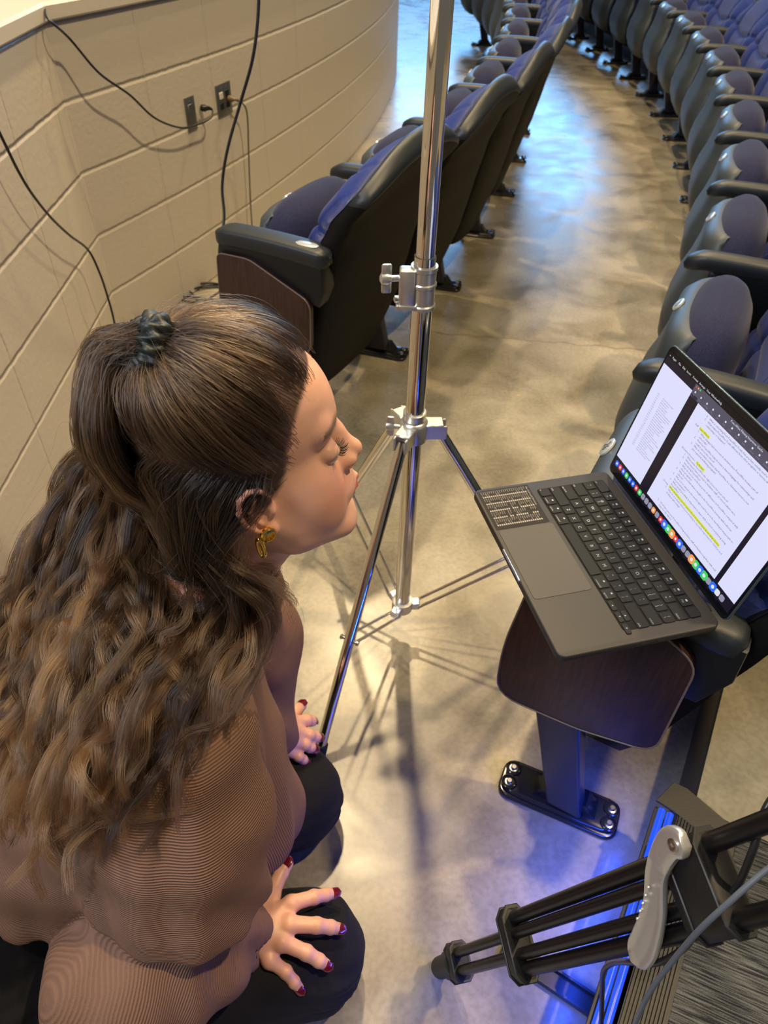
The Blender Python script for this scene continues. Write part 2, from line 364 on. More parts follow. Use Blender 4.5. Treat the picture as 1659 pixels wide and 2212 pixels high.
# ---- low block wall, curved from the corner on, straight towards the camera before it
WC = Vector((-12.697, 7.3)); WR = 12.673; WA0 = -22.76
def warc(s, r=WR, z=0.0):
    a = math.radians(WA0) + s / WR
    return Vector((WC.x + r * math.cos(a), WC.y + r * math.sin(a), z))
WK = warc(0); WL = (Vector((-0.943, 1.115, 0)) - WK).normalized(); WLN = Vector((WL.y, -WL.x, 0)); WLN = WLN if WLN.x > 0 else -WLN
def wpt(s, off=0.0, z=0.0):      # off = towards the aisle
    if s >= 0: return warc(s, WR + off, z)
    p = WK + WL * (-s) + WLN * off; return Vector((p.x, p.y, z))
def block_paint():
    m = bpy.data.materials.new('painted_block'); m.use_nodes = True; nt = m.node_tree; b = nt.nodes['Principled BSDF']; L = nt.links.new
    b.inputs['Base Color'].default_value = (0.55, 0.505, 0.43, 1); b.inputs['Roughness'].default_value = 0.42
    uv = nd(nt, 'ShaderNodeUVMap'); uv.uv_map = 'UVMap'
    sx = nd(nt, 'ShaderNodeSeparateXYZ'); L(uv.outputs[0], sx.inputs[0])
    wob = nd(nt, 'ShaderNodeTexNoise'); wob.inputs['Scale'].default_value = 30; L(uv.outputs[0], wob.inputs['Vector'])
    def groove(out, period, off, w, amp):
        w2 = nd(nt, 'ShaderNodeMath', operation='MULTIPLY_ADD'); w2.inputs[1].default_value = 0.006; L(wob.outputs[0], w2.inputs[0])
        a = nd(nt, 'ShaderNodeMath', operation='ADD'); a.inputs[1].default_value = off; L(out, a.inputs[0]); L(a.outputs[0], w2.inputs[2])
        p = nd(nt, 'ShaderNodeMath', operation='PINGPONG'); p.inputs[1].default_value = period / 2; L(w2.outputs[0], p.inputs[0])
        r = nd(nt, 'ShaderNodeMapRange', interpolation_type='SMOOTHSTEP'); r.inputs['From Min'].default_value = 0.0; r.inputs['From Max'].default_value = w; r.inputs['To Min'].default_value = 0.0; r.inputs['To Max'].default_value = amp
        L(p.outputs[0], r.inputs[0]); return r.outputs[0]
    h = groove(sx.outputs[1], 0.2032, 0.0, 0.010, 1.0); v = groove(sx.outputs[0], 0.4064, 0.016, 0.009, 0.55)
    ad = nd(nt, 'ShaderNodeMath', operation='ADD'); L(h, ad.inputs[0]); L(v, ad.inputs[1])
    ns = nd(nt, 'ShaderNodeTexNoise'); ns.inputs['Scale'].default_value = 60; ns.inputs['Detail'].default_value = 5; L(uv.outputs[0], ns.inputs['Vector'])
    a2 = nd(nt, 'ShaderNodeMath', operation='MULTIPLY_ADD'); a2.inputs[1].default_value = 0.25; L(ns.outputs[0], a2.inputs[0]); L(ad.outputs[0], a2.inputs[2])
    bp = nd(nt, 'ShaderNodeBump'); bp.inputs['Strength'].default_value = 1.0; bp.inputs['Distance'].default_value = 0.0042; L(a2.outputs[0], bp.inputs['Height']); L(bp.outputs[0], b.inputs['Normal'])
    return m
M['block'] = block_paint(); M['cap'] = mat('painted_cap', (0.60, 0.56, 0.48), 0.4, bump=0.25, bscale=50, bdist=0.002)
def wall_strip(name, s_list, z0, z1, off, m):
    vs, fs, uv = [], [], []
    for s in s_list:
        for z in (z0, z1): vs.append(wpt(s, off, z)); uv.append((s, z))
    for i in range(len(s_list) - 1): fs.append((2 * i, 2 * i + 2, 2 * i + 3, 2 * i + 1))
    o = mesh_obj(name, vs, fs, m, smooth=False)
    ul = o.data.uv_layers.new(name='UVMap')
    for lp in o.data.loops: ul.data[lp.index].uv = uv[lp.vertex_index]
    return tag(o, kind='structure')
wall_strip('wall_left', [i * 0.25 for i in range(0, 44)], 0, 1.02, 0, M['block'])
wall_strip('wall_return', [-3.2, -1.6, 0], 0, 1.02, 0, M['block'])
bm = bmesh.new(); ss = [-3.2, -1.6, 0] + [i * 0.25 for i in range(1, 44)]; rows = []
for s in ss:
    pr = [wpt(s, 0.012, 1.015), wpt(s, 0.016, 1.020), wpt(s, 0.016, 1.052), wpt(s, 0.008, 1.060)]
    last = wpt(s, 0, 1.060); far = Vector((-4.5, min(last.y, 14) if s > 0 else last.y, 1.060)); pr.append(far)
    rows.append([bm.verts.new(p) for p in pr])
for i in range(len(rows) - 1):
    for k in range(4): bm.faces.new((rows[i][k], rows[i + 1][k], rows[i + 1][k + 1], rows[i][k + 1]))
tag(bm_obj('trim_1', bm, M['cap'], smooth=False), kind='structure')
# ---- outlets
M['steel'] = mat('brushed_steel_plate', (0.22, 0.22, 0.21), 0.35, 0.8)
M['ivory'] = mat('outlet_ivory', (0.75, 0.72, 0.65), 0.4)
def outlet(s, w, label, sockets):
    p = wpt(s, 0.0, 0.65); tgt = (wpt(s + 0.05) - wpt(s - 0.05)).normalized(); out = Vector((tgt.y, -tgt.x, 0)); out = out if out.x > 0 else -out
    t = thing('wall_outlet', label, 'outlet', p); R = Matrix((tgt, Vector((0, 0, 1)), out)).transposed().to_4x4()  # local x along wall, y up, z out
    R2 = R.to_3x3()
    if R2.determinant() < 0: R = Matrix((-tgt, Vector((0, 0, 1)), out)).transposed().to_4x4()
    t.rotation_euler = R.to_euler()
    bm = bmesh.new(); add_box(bm, (0, 0, 0.0025), (w, 0.114, 0.005), 0.0015, 2)
    bm_obj('plate', bm, M['steel'], t)
    for (x, y) in [(x, y) for x in ((0,) if w < 0.08 else (-0.023, 0.023)) for y in (0.042, -0.042)]:
        bm = bmesh.new(); add_lathe(bm, [(0.003, 0.005), (0.003, 0.006), (0.0005, 0.0062)], Matrix.Translation((x, y, 0)), 10); bm_obj('screw', bm, M['bolt'], t)
    for (x, y, kind) in sockets:
        bm = bmesh.new(); add_box(bm, (x, y, 0.0055), (0.026 if kind != 'deco' else 0.034, 0.024 if kind != 'deco' else 0.066, 0.003), 0.001, 1)
        for dx in (-0.005, 0.005): add_box(bm, (x + dx, y + 0.003, 0.0071), (0.0016, 0.008, 0.0006), 0, 1, mi=1)
        add_box(bm, (x, y - 0.006, 0.0071), (0.004, 0.004, 0.0006), 0, 1, mi=1)
        bm_obj('socket', bm, [M['ivory'] if kind == 'ivory' else (M['steel'] if kind == 'deco' else M['plastic']), M['ink']], t)
    return t, R, p
o1 = outlet(0.62, 0.062, 'narrow steel outlet plate on the block wall, left of the two', [(0, 0, 'deco')])
o2 = outlet(0.865, 0.112, 'wide steel outlet plate on the block wall, right of the two', [(-0.023, 0.018, 'ivory'), (0.023, 0.018, 'black'), (-0.023, -0.02, 'black'), (0.023, -0.02, 'black')])
# ---------------------------------------------------------------- theatre seats
# seat frame: +x away from the stage (back of the seat), +y along the row, z up; origin on the arc at the arm fronts
SW = 0.61
def superloft(levels, n=28, p=2.6, ends=True):
    """levels: (cx, hy, hx, z) superellipse rings"""
    V, F = [], []
    for cx, cy, hx, hy, z in levels:
        for k in range(n):
            a = 2 * math.pi * k / n; c, s = math.cos(a), math.sin(a)
            V.append((cx + hx * math.copysign(abs(c) ** (2 / p), c), cy + hy * math.copysign(abs(s) ** (2 / p), s), z))
    for i in range(len(levels) - 1):
        for k in range(n): F.append((i * n + k, i * n + (k + 1) % n, (i + 1) * n + (k + 1) % n, (i + 1) * n + k))
    F.append(tuple(range(n))[::-1]); F.append(tuple(range((len(levels) - 1) * n, len(levels) * n)))
    return V, F
def lerp_tab(tab, z):
    for i in range(len(tab) - 1):
        if tab[i][0] <= z <= tab[i + 1][0]:
            t = (z - tab[i][0]) / (tab[i + 1][0] - tab[i][0]); t = t * t * (3 - 2 * t) * 0.3 + t * 0.7
            return [tab[i][j] + t * (tab[i + 1][j] - tab[i][j]) for j in range(1, len(tab[0]))]
    return list(tab[-1][1:]) if z > tab[-1][0] else list(tab[0][1:])
def zarch(u, z): return z if z < 0.66 else 0.66 + (z - 0.66) * (1 - 0.36 * abs(u) ** 2.2)
def seat_back_meshes():
    rear = [(0.17, 0.255), (0.35, 0.315), (0.48, 0.345), (0.62, 0.380), (0.75, 0.425), (0.84, 0.475), (0.885, 0.50)]
    hw = [(0.17, 0.235), (0.22, 0.268), (0.30, 0.285), (0.62, 0.292), (0.84, 0.292), (0.872, 0.289), (0.885, 0.280)]
    nu, zs = 33, [0.17, 0.18, 0.20] + [0.22 + i * 0.028 for i in range(23)] + [0.852, 0.865, 0.876, 0.885]
    def shellpt(u, z, off):
        xr = lerp_tab(rear, z)[0]; w = lerp_tab(hw, z)[0]
        wrap = -0.020 * abs(u) ** 6 - 0.012 * u * u
        bev = -0.050 * max(0.0, (z - 0.845) / 0.04) ** 1.3 if off == 0.0 else 0.0
        return (xr + wrap + off + bev, u * w, zarch(u, z))
    V, F = [], []; n = nu
    us = [-1 + 2 * i / (nu - 1) for i in range(nu)]
    for off in (0.0, -0.060):
        for z in zs:
            for u in us: V.append(shellpt(u, z, off * (1 - 0.2 * abs(u) ** 6)))
    m = len(zs); A = lambda s, i, j: s * m * n + i * n + j
    for i in range(m - 1):
        for j in range(n - 1):
            F.append((A(0, i, j), A(0, i, j + 1), A(0, i + 1, j + 1), A(0, i + 1, j)))
            F.append((A(1, i, j), A(1, i + 1, j), A(1, i + 1, j + 1), A(1, i, j + 1)))
    for i in range(m - 1):
        F.append((A(0, i, 0), A(0, i + 1, 0), A(1, i + 1, 0), A(1, i, 0))); F.append((A(0, i, n - 1), A(1, i, n - 1), A(1, i + 1, n - 1), A(0, i + 1, n - 1)))
    for j in range(n - 1):
        F.append((A(0, 0, j), A(1, 0, j), A(1, 0, j + 1), A(0, 0, j + 1))); F.append((A(0, m - 1, j), A(0, m - 1, j + 1), A(1, m - 1, j + 1), A(1, m - 1, j)))
    shell = (V, F)
    # cushion: bulged pad with creases (centre panel, wings, a lumbar crease)
    V, F = [], []; zs2 = [0.30 + i * 0.0115 for i in range(50)]; top = zs2[-1]; nu2 = 61
    us = [-1 + 2 * i / (nu2 - 1) for i in range(nu2)]
    for z in zs2:
        t = (z - 0.30) / (top - 0.30); edge = min(1, (min(t, 1 - t) / 0.06)) ** 0.5
        for u in us:
            xr = lerp_tab(rear, z)[0]; w = lerp_tab(hw, z)[0] * 0.965
            if t > 0.93: w *= 1 - 0.10 * ((t - 0.93) / 0.07) ** 2
            side = max(0.0, 1 - abs(u) ** 8)
            cr = 0.016 * math.exp(-((abs(u) - 0.56 - 0.10 * (t - 0.5)) / 0.035) ** 2)
            zc = 0.66 + 0.035 * abs(u) * (1 if abs(u) < 0.6 else 1.6); cr += 0.014 * math.exp(-((z - zc) / 0.010) ** 2)
            zc2 = 0.52; cr += 0.008 * math.exp(-((z - zc2) / 0.010) ** 2)
            wing = 0.028 * max(0, (abs(u) - 0.58) / 0.42) * max(0, 1 - ((z - 0.58) / 0.3) ** 2)
            th = (0.062 * edge + wing) * side ** 0.5 - cr * edge
            wrap = -0.020 * abs(u) ** 6 - 0.012 * u * u
            V.append((xr + wrap - 0.052 - max(0.002, th), u * w, zarch(u, z)))
    for i in range(len(zs2) - 1):
        for j in range(nu2 - 1): F.append((i * nu2 + j, (i + 1) * nu2 + j, (i + 1) * nu2 + j + 1, i * nu2 + j + 1))
    base = len(V); ring = [j for j in range(nu2)] + [i * nu2 + nu2 - 1 for i in range(1, len(zs2))] + [(len(zs2) - 1) * nu2 + j for j in range(nu2 - 2, -1, -1)] + [i * nu2 for i in range(len(zs2) - 2, 0, -1)]
    for k in ring: V.append((V[k][0] + 0.012, V[k][1] * 0.99, V[k][2]))
    for a in range(len(ring)): F.append((ring[a], base + a, base + (a + 1) % len(ring), ring[(a + 1) % len(ring)]))
    return shell, (V, F)
SHELL, CUSH = seat_back_meshes(); SH_N = len(SHELL[0]) // 2
def pan_meshes():
    # folded-up seat: outer plastic (faces the aisle), dome cushion behind; s runs top -> bottom
    outer = [(0.066, 0.660), (0.044, 0.652), (0.028, 0.634), (0.024, 0.602), (0.020, 0.560), (0.008, 0.505), (-0.010, 0.450), (-0.020, 0.390), (-0.014, 0.335), (0.006, 0.285), (0.036, 0.245), (0.076, 0.225), (0.105, 0.225)]
    wid = [0.150, 0.178, 0.190, 0.200, 0.210, 0.224, 0.234, 0.234, 0.222, 0.195, 0.150, 0.090, 0.030]
    n = 25; V, F = [], []
    us = [-1 + 2 * i / (n - 1) for i in range(n)]
    for s, (x, z) in enumerate(outer):
        for u in us:
            e = abs(u) ** 5
            V.append((x + 0.045 * e, u * wid[s] , z))
    m = len(outer)
    for s in range(m):
        for u in us:
            e = abs(u) ** 5; x, z = outer[s]
            V.append((x + min(0.050, 0.012 + 0.010 * min(s, m - 1 - s)) + 0.045 * e * 0.6, u * wid[s] * 0.97, z - 0.004 if s == 0 else z))
    A = lambda k, i, j: k * m * n + i * n + j
    for i in range(m - 1):
        for j in range(n - 1):
            F.append((A(0, i, j), A(0, i, j + 1), A(0, i + 1, j + 1), A(0, i + 1, j))); F.append((A(1, i, j), A(1, i + 1, j), A(1, i + 1, j + 1), A(1, i, j + 1)))
        F.append((A(0, i, 0), A(0, i + 1, 0), A(1, i + 1, 0), A(1, i, 0))); F.append((A(0, i, n - 1), A(1, i, n - 1), A(1, i + 1, n - 1), A(0, i + 1, n - 1)))
    for j in range(n - 1):
        F.append((A(0, 0, j), A(1, 0, j), A(1, 0, j + 1), A(0, 0, j + 1))); F.append((A(0, m - 1, j), A(0, m - 1, j + 1), A(1, m - 1, j + 1), A(1, m - 1, j)))
    pan = (V, F)
    lv = []
    tab = [(0.235, 0.085, 0.020, 0.06), (0.26, 0.085, 0.045, 0.13), (0.31, 0.090, 0.068, 0.185), (0.38, 0.098, 0.082, 0.215), (0.46, 0.102, 0.090, 0.225), (0.54, 0.108, 0.092, 0.222), (0.60, 0.114, 0.086, 0.212), (0.640, 0.120, 0.072, 0.190), (0.665, 0.122, 0.056, 0.165), (0.680, 0.122, 0.038, 0.135), (0.688, 0.122, 0.014, 0.085)]
    for z, cx, hx, hy in tab: lv.append((cx, 0, hx, hy, z))
    return pan, superloft(lv, 40, 2.5)
PAN, PCUSH = pan_meshes()
ARMP = [(0.00, 0.002), (0.006, -0.010), (0.02, -0.018)]
def arm_mesh(L0, L1, w=0.031, zt=0.660, droop=0.012, sq=0.7):
    V, F = [], []; n = 20; st = []
    N = 22
    for i in range(N + 1):
        t = i / N; x = L0 + (L1 - L0) * (0.5 - 0.5 * math.cos(math.pi * t))
        e0 = min(1, (x - L0) / 0.045); e1 = min(1, (L1 - x) / 0.020)
        r = math.sqrt(max(0, 1 - (1 - e0) ** 2)) * math.sqrt(max(0, 1 - (1 - e1) ** 2)); r = max(r, 0.05)
        h = 0.023 * (0.35 + 0.65 * r); zc = zt - 0.023 - droop * (1 - e0) - 0.006 * ((x - L0) / (L1 - L0) - 0.45) ** 2 * 4
        st.append((x, w * r, h * r if r < .4 else h, zc))
    for x, hw, hh, zc in st:
        for k in range(n):
            a = 2 * math.pi * k / n; c, s = math.cos(a), math.sin(a)
            V.append((x, hw * math.copysign(abs(c) ** sq, c), zc + hh * math.copysign(abs(s) ** sq, s)))
    for i in range(N):
        for k in range(n): F.append((i * n + k, i * n + (k + 1) % n, (i + 1) * n + (k + 1) % n, (i + 1) * n + k))
    F.append(tuple(range(n))); F.append(tuple(range(N * n, N * n + n))[::-1])
    return V, F
def housing_bm(end):
    bm = bmesh.new()
    add_prism(bm, [(0.045, 0.632), (0.318, 0.636), (0.322, 0.57), (0.295, 0.50), (0.25, 0.50), (0.16, 0.56), (0.10, 0.60)], -0.024, 0.024, 0.006)
    add_prism(bm, [(0.075, 0.60), (0.29, 0.62), (0.275, 0.46), (0.225, 0.36), (0.11, 0.35), (0.09, 0.42)], -0.019, 0.019, 0.006)
    return bm
def post_bm():
    bm = bmesh.new()
    add_prism(bm, [(0.060, 0.42), (0.160, 0.42), (0.165, 0.30), (0.222, 0.035), (0.155, 0.035), (0.085, 0.30)], -0.021, 0.021, 0.006, seg=3)
    return bm
def foot_bm():
    bm = bmesh.new()
    out = []
    for sx, sy in ((1, 1), (-1, 1), (-1, -1), (1, -1)):
        for k in range(5):
            a = math.radians({(1, 1): 0, (-1, 1): 90, (-1, -1): 180, (1, -1): 270}[(sx, sy)] + k * 22.5)
            out.append((0.175 + sx * 0.095 + 0.024 * math.cos(a), sy * 0.018 + 0.024 * math.sin(a)))
    add_prism(bm, out, 0.0, 0.012, 0.004, 'xy', 3)
    out2 = [(0.175 + (x - 0.175) * 0.93, y * 0.84) for x, y in out]
    add_prism(bm, out2, 0.008, 0.020, 0.006, 'xy', 3)
    V = [(0.12, -0.020, 0.018), (0.25, -0.020, 0.018), (0.25, 0.020, 0.018), (0.12, 0.020, 0.018), (0.145, -0.018, 0.050), (0.225, -0.018, 0.050), (0.225, 0.018, 0.050), (0.145, 0.018, 0.050)]
    vs = [bm.verts.new(v) for v in V]
    for f in ((0, 3, 2, 1), (4, 5, 6, 7), (0, 1, 5, 4), (1, 2, 6, 5), (2, 3, 7, 6), (3, 0, 4, 7)): bm.faces.new([vs[i] for i in f])
    for x, y in ((0.075, 0.016), (0.075, -0.016), (0.275, 0.016), (0.275, -0.016)):
        add_lathe(bm, [(0.0155, 0.0195), (0.0155, 0.0235), (0.013, 0.0245), (0.0115, 0.0205)], Matrix.Translation((x, y, 0)), 18)
    return bm
def standard(parent, w=0.0, y=-SW / 2, end=None, armL=(0.0, 0.318)):
    """arm, housing, post and foot at one side; children of the seat, offset in y"""
    rz = 0
    V, F = arm_mesh(*armL, w=0.034 if end else 0.029)
    kids = [mesh_obj('armrest', V, F, M['arm'], parent), bm_obj('arm_housing', housing_bm(end), M['plastic'], parent), bm_obj('leg', post_bm(), M['post'], parent), bm_obj('foot_plate', foot_bm(), M['foot'], parent)]
    for x, yy in ((0.075, 0.016), (0.075, -0.016), (0.275, 0.016), (0.275, -0.016)):
        bm = bmesh.new(); add_lathe(bm, [(0.0085, 0.020), (0.0085, 0.0225), (0.0060, 0.023), (0.0060, 0.027), (0.0045, 0.029)], Matrix.Translation((x, yy, 0)), 12)
        b = bm_obj('bolt', bm, M['bolt'], kids[3])
    for k in kids: k.location = (0.0, y, 0)
    kids[3].rotation_euler = (0, 0, math.radians(5))
    return kids
def make_seat():
    t = thing('theater_seat', 'x', 'seat')
    mesh_obj('back_shell', *SHELL, [M['shell'], M['arm']], t, mi=[1 if min((i % SH_N) // 33 for i in f) >= SH_N // 33 - 5 else 0 for f in SHELL[1]]); mesh_obj('backrest', *CUSH, M['back_fab'], t)  # top rim rows: stage-light sheen put in as a lighter plastic, same shell otherwise
    pn = mesh_obj('seat_pan', *PAN, M['pan'], t); mesh_obj('seat_cushion', *PCUSH, M['seat_fab'], t)
    bm = bmesh.new()
    Mx = Matrix.Translation((0.0335, 0.0, 0.6440)) @ Matrix.Rotation(math.radians(-52), 4, 'Y') @ Matrix.Diagonal((0.62, 1, 1, 1))
    add_lathe(bm, [(0.024, -0.002), (0.024, 0.0012), (0.022, 0.0022), (0.0005, 0.0024)], Mx, 28)
    pl = bm_obj('number_plate', bm, M['plate'], pn)
    standard(t)
    return t
def number(seat, s):
    pn = [c for c in bpy.data.objects if c.parent == seat and c.name.startswith('seat_pan')][0]
    pl = [c for c in bpy.data.objects if c.parent == pn][0]
    v, f = text_mesh(s, 0.022, 'CENTER')
    if not len(v): return
    R = (Matrix.Translation((0.0335, 0.0, 0.6440)) @ Matrix.Rotation(math.radians(-52), 4, 'Y') @ Matrix.Translation((0, 0, 0.0028)) @ Matrix.Rotation(math.radians(-90), 4, 'Z') @ Matrix.Translation((0, -0.007, 0)))
    me = pl.data.copy(); pl.data = me
    bm = bmesh.new(); bm.from_mesh(me); me.materials.append(M['ink'])
    vs = [bm.verts.new(R @ Vector(q)) for q in v]
    for q in f:
        try: bm.faces.new([vs[i] for i in q]).material_index = 1
        except ValueError: pass
    bm.to_mesh(me); bm.free()
proto = make_seat()
first = True
ORD = ['first', 'second', 'third', 'fourth', 'fifth', 'sixth', 'seventh', 'eighth', 'ninth', 'tenth', 'eleventh', 'twelfth', 'thirteenth', 'fourteenth', 'fifteenth', 'sixteenth', 'seventeenth', 'eighteenth']
def place(seat, ang, r0, half):
    seat.location = arc(ang + half, r0); seat.rotation_euler = (0, 0, math.radians(ang + half))
RIGHT, LEFT = [], []
NUMS = {0: '26', 1: '25', 2: '24', 3: '23', 4: '22', 5: '21', 6: '20'}
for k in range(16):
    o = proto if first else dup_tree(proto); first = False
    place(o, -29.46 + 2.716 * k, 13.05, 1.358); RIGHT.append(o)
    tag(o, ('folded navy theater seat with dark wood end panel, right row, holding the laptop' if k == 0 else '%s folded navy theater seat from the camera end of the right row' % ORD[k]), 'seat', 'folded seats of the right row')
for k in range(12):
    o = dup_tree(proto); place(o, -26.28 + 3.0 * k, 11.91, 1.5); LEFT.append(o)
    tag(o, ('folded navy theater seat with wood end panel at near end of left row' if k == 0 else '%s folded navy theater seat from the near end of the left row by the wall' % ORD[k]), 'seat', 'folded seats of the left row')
for k, s in NUMS.items(): number(RIGHT[k], s)
# end panels and the longer end arms
M['edge'] = mat('panel_edge_band', (0.16, 0.12, 0.11), 0.3)
def end_panel(seat, poly, y, badge=False):
    bm = bmesh.new(); add_prism(bm, poly, y - 0.010, y + 0.008, 0.0022, seg=2)
    e = bm_obj('end_panel', bm, M['wood'], seat)
    bm = bmesh.new(); cl = [Vector((p[0], y - 0.0095, p[1])) for p in poly] ; cl.append(cl[0]); add_tube(bm, cl, 0.0016, 6); bm_obj('edge_band', bm, M['edge'], e)
def rnd(poly, r, n=5):
    out = []; m = len(poly)
    for i in range(m):
        p0, p, p1 = Vector(poly[i - 1]), Vector(poly[i]), Vector(poly[(i + 1) % m])
        a = p + (p0 - p).normalized() * min(r[i], (p0 - p).length * .45); b = p + (p1 - p).normalized() * min(r[i], (p1 - p).length * .45)
        for k in range(n + 1):
            t = k / n; out.append(tuple((1 - t) ** 2 * a + 2 * t * (1 - t) * p + t * t * b))
    return out
end_panel(RIGHT[0], rnd([(0.030, 0.640), (0.010, 0.47), (0.014, 0.335), (0.160, 0.345), (0.275, 0.375), (0.270, 0.600), (0.200, 0.638)], [0.02, 0.05, 0.05, 0.02, 0.035, 0.03, 0.02]), -SW / 2 - 0.034)
end_panel(LEFT[0], rnd([(0.030, 0.605), (0.020, 0.47), (0.020, 0.335), (0.160, 0.345), (0.305, 0.375), (0.312, 0.530), (0.130, 0.608)], [0.02, 0.05, 0.05, 0.02, 0.035, 0.03, 0.02]), -SW / 2 - 0.034)

# the end seat of the left row: a squarer, longer arm with a row plate
la = [c for c in bpy.data.objects if c.parent == LEFT[0] and c.name.startswith('armrest')][0]
V, F = arm_mesh(0.008, 0.352, 0.037, 0.668, 0.004, 0.42)
lm = bpy.data.meshes.new('end_armrest'); lm.from_pydata(V, [], F); lm.polygons.foreach_set('use_smooth', [True] * len(F)); lm.materials.append(M['arm']); la.data = lm
bm = bmesh.new(); add_lathe(bm, [(0.020, -0.001), (0.020, 0.0008), (0.018, 0.0016), (0.0005, 0.0017)], Matrix.Translation((0.285, -0.004, 0.6645)) @ Matrix.Diagonal((1.7, 0.75, 1, 1)), 28)
bm_obj('row_plate', bm, M['plate'], la)
bm = bmesh.new(); add_prism(bm, [(0.030, 0.640), (0.340, 0.640), (0.348, 0.560), (0.330, 0.515), (0.300, 0.520), (0.140, 0.600), (0.030, 0.600)], -0.034, 0.026, 0.007)
hm = [c for c in bpy.data.objects if c.parent == LEFT[0] and c.name.startswith('arm_housing')][0]
t_ = bm_obj('end_housing', bm, M['plastic']); hm.data = t_.data; bpy.data.objects.remove(t_)
# ---------------------------------------------------------------- chrome light stand
SX, SY = 0.050, 1.075
stand = thing('light_stand', 'tall chrome light stand with three legs standing in the aisle', 'light stand', (SX, SY, 0))
def tube_o(name, pts, r, m, parent, seg=20): bm = bmesh.new(); add_tube(bm, pts, r, seg); return bm_obj(name, bm, m, parent)
col = tube_o('lower_tube', [(0, 0, 0.085), (0, 0, 0.93)], 0.0172, M['chrome'], stand, 32)
tube_o('upper_tube', [(0, 0, 0.90), (0, 0, 2.3)], 0.0150, M['chrome'], stand, 32)
ZC0, ZC1 = 0.845, 0.915
bm = bmesh.new()
add_lathe(bm, [(0.0185, ZC0), (0.0215, ZC0), (0.0215, ZC0 + 0.006), (0.0195, ZC0 + 0.008), (0.0195, ZC0 + 0.036), (0.0212, ZC0 + 0.038), (0.0212, ZC0 + 0.042), (0.0195, ZC0 + 0.044), (0.0195, ZC1 - 0.008), (0.0215, ZC1 - 0.006), (0.0215, ZC1), (0.0155, ZC1)], None, 32)
add_box(bm, (-0.026, -0.006, (ZC0 + ZC1) / 2 + 0.002), (0.026, 0.026, 0.060), 0.004, 2)
add_box(bm, (-0.026, -0.006, ZC0 + 0.006), (0.034, 0.030, 0.008), 0.002, 2)
cl = bm_obj('collar_clamp', bm, M['alu'], stand)
def knob(parent, loc, direc, s=1.0):
    F_ = frame(loc, direc, (0, 0, 1)); bm = bmesh.new()
    add_lathe(bm, [(0.005 * s, 0), (0.005 * s, 0.012 * s), (0.008 * s, 0.013 * s), (0.010 * s, 0.020 * s), (0.009 * s, 0.028 * s), (0.004 * s, 0.031 * s)], F_, 16)
    for sg in (-1, 1):
        v = add_box(bm, (sg * 0.014 * s, 0, 0.020 * s), (0.020 * s, 0.007 * s, 0.016 * s), 0.003 * s, 2)
        for q in v: q.co = F_ @ q.co
    return bm_obj('wing_knob', bm, M['alu'], parent)
knob(cl, (-0.039, -0.006, 0.895), (-1, -0.15, 0), 1.0)
bm = bmesh.new(); add_lathe(bm, [(0.006, 0), (0.006, 0.006), (0.002, 0.008)], frame((-0.039, -0.006, 0.86), (-1, -.15, 0)), 12); bm_obj('clamp_bolt', bm, M['bolt'], cl)
ZH, PH0, RF = 0.600, -115.9, 0.385
bm = bmesh.new()
add_lathe(bm, [(0.018, ZH - 0.022), (0.026, ZH - 0.020), (0.027, ZH + 0.016), (0.023, ZH + 0.022), (0.0175, ZH + 0.024)], None, 32)
add_lathe(bm, [(0.018, ZH + 0.022), (0.0215, ZH + 0.026), (0.0215, ZH + 0.040), (0.0175, ZH + 0.042)], None, 32)
for k in range(3):
    a = math.radians(PH0 + 120 * k); R_ = Matrix.Rotation(a, 3, 'Z')
    for sgn in (-1, 1):
        c = R_ @ Vector((0.040, sgn * 0.0115, 0)); add_box(bm, (c.x, c.y, ZH), (0.042, 0.0045, 0.030), 0.0015, 1, R_)
    c = R_ @ Vector((0.034, 0, 0)); add_box(bm, (c.x, c.y, ZH + 0.015), (0.040, 0.030, 0.006), 0.002, 1, R_)
hub = bm_obj('leg_hub', bm, M['alu'], stand)
knob(hub, (-0.026, -0.002, ZH + 0.006), (-1, 0.1, 0), 0.9)
ZB = 0.085
bm = bmesh.new()
add_lathe(bm, [(0.0175, ZB - 0.004), (0.024, ZB - 0.002), (0.024, ZB + 0.026), (0.0175, ZB + 0.028)], None, 28)
for k in range(3):
    a = math.radians(PH0 + 120 * k); R_ = Matrix.Rotation(a, 3, 'Z'); c = R_ @ Vector((0.030, 0, 0)); add_box(bm, (c.x, c.y, ZB + 0.012), (0.022, 0.024, 0.020), 0.003, 1, R_)
bm_obj('brace_hub', bm, M['alu'], stand)
for k in range(3):
    a = math.radians(PH0 + 120 * k); e = Vector((math.cos(a), math.sin(a), 0)); n = Vector((-e.y, e.x, 0)); top = e * 0.046 + Vector((0, 0, ZH)); foot = e * RF + Vector((0, 0, 0.016))
    lg = tube_o('leg', [top, foot], 0.0108, M['chrome'], stand, 20)
    tube_o('rubber_foot', [top + (foot - top) * 0.955, foot + Vector((0, 0, -0.008))], 0.014, M['rubber'], lg, 16)
    t = 0.60; piv = top + (foot - top) * t
    for sg in (-1, 1):
        tube_o('brace', [e * 0.036 + n * 0.012 * sg + Vector((0, 0, ZB + 0.012)), piv + n * 0.013 * sg], 0.0036, M['chrome'], stand, 10)
    bm = bmesh.new(); F_ = frame(piv - n * 0.020, n); add_lathe(bm, [(0.005, 0), (0.0055, 0.004), (0.003, 0.005), (0.003, 0.035), (0.0055, 0.036), (0.005, 0.040)], F_, 12); bm_obj('pivot_bolt', bm, M['bolt'], lg)
